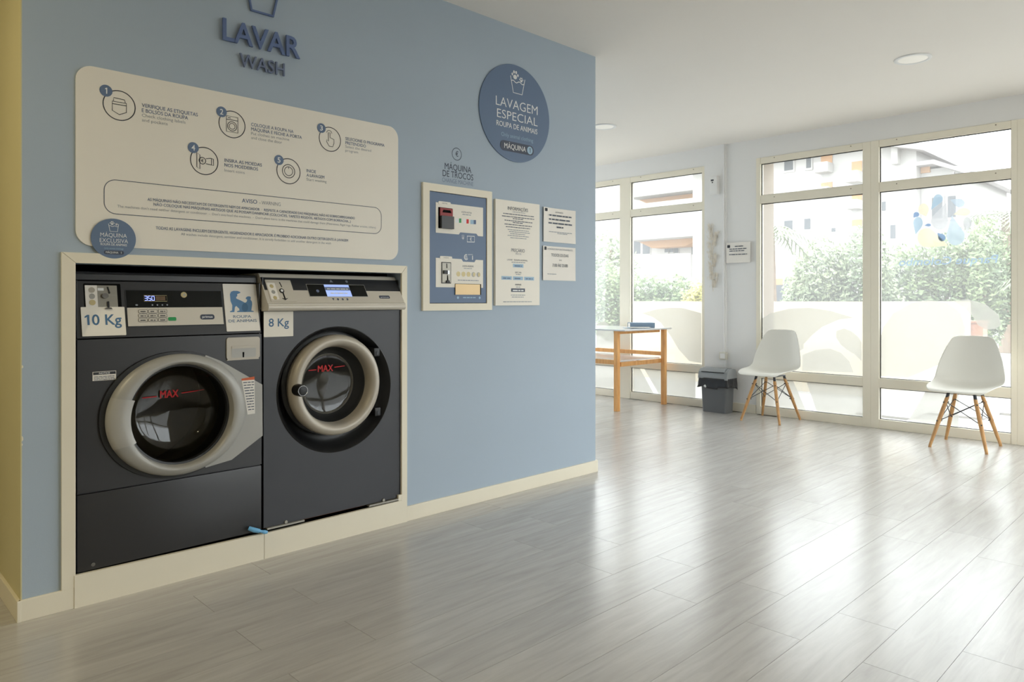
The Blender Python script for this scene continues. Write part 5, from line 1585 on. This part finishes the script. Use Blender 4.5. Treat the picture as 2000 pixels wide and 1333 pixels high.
# ------------------------------------------------------------------ wooden table
tb_ = thing('table', 'honey pine table with a thin white top and low rails by the left window', 'table', (6.15, 1.9, 0))
MB().box(5.700, 6.515, 1.318, 2.760, 0.797, 0.813, 0.003).build('table_top', M['table_top'], tb_)
for x, y in ((5.752, 1.452), (6.492, 1.400), (5.752, 2.62), (6.492, 2.62)):
    MB().box(x - 0.0225, x + 0.0225, y - 0.0225, y + 0.0225, 0.0, 0.797, 0.002).build('leg', M['pine'], tb_)
MB().box(5.745, 6.46, 1.428, 1.448, 0.765, 0.797).build('apron', M['pine'], tb_)
for q in ((5.7745, 6.4695, 1.415, 1.440, 0.442, 0.485), (6.478, 6.506, 1.4225, 2.5975, 0.515, 0.556), (5.738, 5.766, 1.4745, 2.5975, 0.462, 0.506), (5.7745, 6.4695, 2.61, 2.635, 0.442, 0.485)):
    MB().box(*q, 0.002).build('rail', M['pine'], tb_)
MB().box(5.770, 6.476, 1.442, 2.60, 0.488, 0.500).build('low_shelf', M['table_top'], tb_)
cb = [(5.80, 1.475, 0.484), (5.80, 1.50, 0.40), (5.815, 1.52, 0.31), (5.85, 1.55, 0.22), (5.86, 1.60, 0.17)]
MB().tube(cb, 0.004, 6).build('hanging_cord', M['white_wall'], tb_)
fd = thing('folder', 'thick blue-grey folder lying on the white table top', 'folder', (6.33, 1.575, 0.8135))
FR = Matrix.Rotation(R(44), 4, 'Z')


def rbox(x0, x1, y0, y1, z0, z1, bev=0.001):
    mb = MB().box(x0, x1, y0, y1, z0, z1, bev)
    mb.v = [tuple((FR @ Vector((v[0], v[1], 0))).xy + Vector((6.33, 1.575))) + (v[2],) for v in mb.v]
    return mb


rbox(-0.095, 0.095, -0.13, 0.13, 0.8135, 0.816).build('cover', M['folder'], fd)
rbox(-0.095, 0.095, -0.13, 0.13, 0.862, 0.8645).build('cover', M['folder'], fd)
rbox(-0.095, -0.092, -0.13, 0.13, 0.816, 0.862).build('spine', M['folder'], fd)
rbox(0.092, 0.095, -0.13, 0.13, 0.816, 0.862).build('edge', M['folder'], fd)
rbox(-0.095, 0.095, -0.13, -0.127, 0.816, 0.862).build('edge', M['folder'], fd)
rbox(-0.090, 0.090, -0.125, 0.125, 0.816, 0.858).build('pages', M['paper'], fd)
lf = thing('leaflets', 'loose white leaflets lying on the table beside the folder', 'paper', (6.20, 1.70, 0.8135))
for k in range(4):
    rbox(-0.24 - 0.01 * k, -0.115 + 0.004 * k, 0.0 - 0.02 * k, 0.21 - 0.02 * k, 0.8135 + 0.0022 * k, 0.8155 + 0.0022 * k, 0.0).build('leaflet', M['paper' if k % 2 else 'light_blue'], lf)


# ------------------------------------------------------------------ outside
gr = struct(MB().box(6.95, 140, -90, 110, -0.3, -0.035).build('ground', M['ground']))
struct(MB().box(3.4, 6.94, 4.41, 60, -0.3, -0.035).build('side_ground', M['ground']))
struct(MB().box(-20, 6.94, -60, -4.61, -0.3, -0.035).build('street', M['ground']))
for i in range(7):
    for j in range(9):
        if (i + j) % 7 == 5:
            continue
        x, y = 6.965 + 0.50 * i, -3.2 + 0.50 * j
        if x > 8.4 and y > -0.4:
            continue
        MB().box(x, x + 0.494, y, y + 0.494, -0.035, -0.012 - 0.001 * ((i * 3 + j) % 3)).build('paving_slab', M['pave'], gr)

# garden wall: one arm along the front, one running away from it, a brick pier at its end
gw = MB().prism([(8.90, 0.17), (8.90, 3.72), (9.12, 3.72), (9.12, 0.38), (13.0, 0.34), (13.0, 0.12)], 'xy', -0.05, 1.085)
gwo = tag(gw.build('garden_wall', M['render_cream']), 'low cream rendered garden wall outside the windows', 'wall')
struct(gwo)
tp_ = thing('brick_pier', 'short terracotta pier at the far end of the cream garden wall', 'pier', (13.15, 0.05, -0.035))
MB().box(13.03, 13.29, -0.04, 0.24, -0.035, 0.74, 0.01).build('shaft', M['terracotta'], tp_)
MB().box(13.01, 13.31, -0.06, 0.26, 0.74, 0.78, 0.01).build('cap', M['terracotta'], tp_)


def leaves(name, blobs, n, size, material, parent, seed):
    rnd = random.Random(seed)
    mb = MB()
    W = [b[3] * b[4] * b[5] for b in blobs]
    for _ in range(n):
        bx, by, bz, rx, ry, rz = rnd.choices(blobs, W)[0]
        d = Vector((rnd.gauss(0, 1), rnd.gauss(0, 1), rnd.gauss(0, 1))).normalized()
        k = rnd.random() ** 0.33
        k = k * (0.82 + 0.28 * noise.noise((bx + d.x * 2, by + d.y * 2, d.z * 2)))
        c = Vector((bx + rx * d.x * k, by + ry * d.y * k, bz + rz * d.z * k))
        if c.z < 0.0:
            continue
        u = Vector((rnd.gauss(0, 1), rnd.gauss(0, 1), rnd.gauss(0, 1))).normalized()
        v = u.orthogonal().normalized()
        s = size * rnd.uniform(0.6, 1.3)
        a, b = u * s, v * s * 0.45
        mb.add([c - a, c - b, c + a, c + b], [(0, 1, 2, 3)])
    o = mb.build(name, material, parent)
    return o


def bush(label, blobs, n, size, m, seed, group=None):
    x = sum(b[0] for b in blobs) / len(blobs)
    y = sum(b[1] for b in blobs) / len(blobs)
    t = thing('bush', label, 'bush', (x, y, -0.035), group)
    leaves('foliage', blobs, n, size, M[m], t, seed)['kind'] = 'stuff'
    s = MB()
    for b in blobs[:5]:
        s.tube([(b[0], b[1], -0.03), (b[0] + 0.05, b[1] + 0.04, max(0.2, b[2]))], [0.05, 0.03], 7)
    s.build('stem', M['bark'], t)
    return t


bush('dense green hedge behind the garden wall in the left window', [(16.2, 9.4, 0.9, 0.8, 0.9, 1.25), (16.2, 8.4, 0.9, 0.8, 0.9, 1.15), (16.2, 7.5, 0.9, 0.8, 0.8, 1.12), (16.3, 9.9, 1.1, 0.7, 0.7, 1.3)], 14000, 0.060, 'leaf', 1)
bush('yellow-green bush right of the dense hedge', [(14.6, 5.9, 0.75, 0.5, 0.5, 1.0), (14.7, 5.35, 0.7, 0.5, 0.5, 0.9)], 5200, 0.055, 'leaf2', 2)
bush('large grey-green bush behind the wall in the middle window', [(13.4, 2.65, 1.1, 0.7, 0.75, 1.35), (13.6, 1.9, 1.2, 0.7, 0.7, 1.4), (13.5, 3.05, 0.8, 0.5, 0.5, 1.1)], 14000, 0.050, 'leaf3', 3)
bush('tall leafy bush behind the wall in the right window', [(15.2, 1.75, 1.2, 0.7, 0.7, 1.25), (15.6, 1.1, 1.3, 0.8, 0.7, 1.35), (16.0, 0.55, 1.4, 0.7, 0.6, 1.5), (15.2, 0.4, 1.2, 0.5, 0.4, 1.2)], 16000, 0.050, 'leaf', 4)
bush('rounded bush far right behind the tall leafy bush', [(20.4, 1.65, 1.55, 0.9, 0.85, 1.5)], 4500, 0.06, 'leaf3', 5)
tr_ = thing('tree', 'slender pale tree seen through the left edge of the left window', 'tree', (24, 15.9, -0.035))
MB().tube([(24, 15.9, -0.03), (24.05, 15.9, 1.5), (24.1, 15.8, 3.2)], [0.11, 0.09, 0.05], 8).build('trunk', M['bark'], tr_)
leaves('crown', [(24.1, 16.2, 3.3, 1.2, 1.2, 1.1), (24.1, 15.2, 2.6, 1.0, 0.9, 0.8), (24.0, 16.9, 2.4, 0.9, 0.8, 0.8)], 1500, 0.12, M['leaf3'], tr_, 6)['kind'] = 'stuff'


def palm(label, x, y, z, size, seed, droop):
    rnd = random.Random(seed)
    t = thing('palm_tree', label, 'palm', (x, y, -0.035))
    MB().tube([(x, y, -0.03), (x + 0.03, y, z * 0.5), (x, y, z)], [0.15, 0.12, 0.10], 9).build('trunk', M['bark'], t)
    for k in range(13):
        a = 2 * math.pi * (k + rnd.uniform(-0.25, 0.25)) / 13
        e = rnd.uniform(0.1, 1.0)
        mb = MB()
        pr = None
        for i in range(13):
            s = i / 12
            r_ = size * s * math.cos(e * 0.6)
            p = Vector((x + r_ * math.cos(a), y + r_ * math.sin(a), z + size * (0.55 * e * s - droop * s * s)))
            if pr is not None:
                d = (p - pr).normalized()
                side = d.cross(Vector((0, 0, 1))).normalized()
                w = size * 0.34 * math.sin(math.pi * min(1, 0.12 + s * 0.9)) + 0.02
                for q in (-1, 1):
                    tip = p + side * q * w + d * w * 0.55 - Vector((0, 0, w * 0.35))
                    mb.add([pr, pr.lerp(p, 0.42), tip], [(0, 1, 2)])
                mb.add([pr + side * 0.012, p + side * 0.012, p - side * 0.012, pr - side * 0.012], [(0, 1, 2, 3)])
            pr = p
        mb.build('frond', M['leaf3'], t)
    return t


palm('palm with drooping fronds beside the reveal of the middle window', 11.0, 2.46, 2.22, 0.85, 3, 0.75)
palm('tall palm at the right edge of the right window', 18.5, 0.75, 2.95, 1.45, 5, 0.7)
palm('low palm below the taller palm in the right window', 14.6, -0.72, 1.55, 0.95, 8, 0.6)


# houses across the street
def building(name, label, x, y0, y1, ztop, depth, wins, material):
    t = thing(name, label, 'building', (x + depth / 2, (y0 + y1) / 2, -0.035))
    MB().box(x, x + depth, y0, y1, -0.035, ztop).build('wall', M[material], t)
    for a, b, c, d in wins:
        w = MB().box(x - 0.06, x, a - 0.07, b + 0.07, c - 0.10, d + 0.05).build('window', M['render_white'], t)
        MB().box(x - 0.075, x - 0.061, a, b, c, d).build('pane', M['far_glass'], w)
    return t


ba = building('apartment_building', 'white apartment block with small windows and peach balconies across the street', 34.0, 7.10, 18.0, 7.9, 9.0, G['A_win'], 'render_white')
for a, b, c, d in G['A_balc']:
    bb = MB().box(33.96, 33.995, a, b, c, d).build('balcony_recess', M['peach'], ba)
    MB().box(33.3, 33.96, a - 0.05, b + 0.05, c - 0.12, c + (d - c) * 0.42).build('balcony_front', M['render_white'], bb)
for a, b, c, d in G['A_arch']:
    bb = MB().box(33.95, 33.995, a, b, -0.02, d).build('porch_recess', M['peach'], ba)
    MB().box(33.93, 33.95, (a + b) / 2 - 0.35, (a + b) / 2 + 0.35, 0.0, d - 0.3).build('porch_window', M['far_glass'], bb)
MB().prism([(6.60, 7.35), (8.75, 7.95), (18.2, 7.95), (18.2, 8.15), (8.70, 8.2), (7.9, 8.1)], 'yz', 33.2, 43.4).build('roof', M['roof_tile'], ba)
MB().box(33.6, 34.3, 7.72, 7.98, 7.0, 8.15).build('chimney', M['render_white'], ba)
bc = building('house', 'lower white house with a sloping grey roof right of the apartment block', 34.6, 5.55, 7.09, 6.75, 8.0, [(6.25, 6.65, 4.6, 5.5), (5.75, 6.05, 4.6, 5.5)], 'render_white')
MB().prism([(5.05, 6.35), (6.40, 7.02), (7.09, 7.02), (7.09, 6.85), (6.45, 6.85), (5.20, 6.28)], 'yz', 33.9, 43.0).build('roof', M['roof_tile'], bc)
MB().prism([(6.72, 6.60), (7.08, 6.60), (7.08, 7.00), (6.72, 7.00)], 'yz', 34.5, 34.6).build('gable_panel', M['peach'], bc)
for y in (5.35, 5.75):
    MB().box(34.1, 34.25, y - 0.05, y + 0.05, 5.6, 6.45).build('roof_strut', M['roof_tile'], bc)
bx = G['B_ext']
bb = building('balcony_building', 'white building with wide jutting balconies seen through the left window', 48.0, bx[0], bx[1], 15.0, 10.0, G['B_win'], 'render_white')
for a, b, c, d in G['B_box']:
    o = MB().box(45.0, 48.0, a, b, c, d).build('balcony', M['render_white'], bb)
    MB().prism([(a + 0.05, c - 0.002), (b - 0.05, c - 0.002), (b - 1.3, c - 0.55), (a + 1.6, c - 0.55)], 'yz', 46.6, 47.9).build('soffit', M['peach'], o)
a, b, c, d = G['B_para']
pw_ = tag(MB().box(42.0, 42.3, a, b, -0.035, d).build('boundary_wall', M['render_white']), 'plain white boundary wall in front of the balcony building', 'wall')

# parked car
cr = thing('car', 'pale parked car seen through the left edge of the left window', 'car', (20.0, 12.75, -0.035))
side = [(-2.0, 0.25), (-2.05, 0.55), (-1.95, 0.72), (-1.0, 0.86), (-0.45, 1.18), (0.75, 1.22), (1.45, 0.92), (2.0, 0.86), (2.08, 0.55), (2.0, 0.25)]
CR = Matrix.Translation((20.0, 12.75, -0.035)) @ Matrix.Rotation(R(205), 4, 'Z')


def cpart(name, mb, m, parent, smooth=False):
    mb.v = [tuple(CR @ Vector(v)) for v in mb.v]
    return mb.build(name, m, parent, smooth)


bm = bmesh.new()
tmp = MB().prism(side, 'xz', -0.82, 0.82)
vs = [bm.verts.new(v) for v in tmp.v]
for f in tmp.f:
    bm.faces.new([vs[i] for i in f])
bmesh.ops.recalc_face_normals(bm, faces=bm.faces)
bmesh.ops.bevel(bm, geom=list(bm.edges), offset=0.06, segments=2, affect='EDGES')
cpart('body', MB().from_bm(bm), M['car_paint'], cr, True)
cpart('windscreen', MB().prism([(-1.0, 0.885), (-0.50, 1.15), (-0.48, 1.17), (-1.02, 0.90)], 'xz', -0.68, 0.68), M['far_glass'], cr)
for y in (-0.835, 0.835):
    cpart('side_window', MB().prism([(-0.85, 0.90), (-0.42, 1.13), (0.70, 1.16), (1.15, 0.92)], 'xz', y - 0.008, y + 0.008), M['far_glass'], cr)
for x in (-1.3, 1.3):
    for y in (-0.84, 0.84):
        w = cpart('wheel', MB().lathe_y([(0.001, y - 0.10), (0.30, y - 0.10), (0.33, y - 0.06), (0.33, y + 0.06), (0.30, y + 0.10), (0.001, y + 0.10)], x, 0.33, 24), M['tyre'], cr, True)
        cpart('hub', MB().lathe_y([(0.001, y - 0.115), (0.19, y - 0.115), (0.19, y + 0.115), (0.001, y + 0.115)], x, 0.33, 16), M['silver'], w)
for y in (-0.55, 0.55):
    cpart('headlight', MB().box(-2.075, -1.98, y - 0.17, y + 0.17, 0.56, 0.68, 0.02), M['far_glass'], cr)
cpart('grille', MB().box(-2.07, -2.0, -0.35, 0.35, 0.36, 0.50, 0.01), M['tyre'], cr)
for o in list(COL.objects):
    if o.type == 'MESH' and o.parent and any(w in o.name for w in ('lettering', 'print', 'icons', 'emblem', 'symbol', 'fill_mark', 'led_digits')):
        o['kind'] = 'stuff'
bpy.context.view_layer.update()
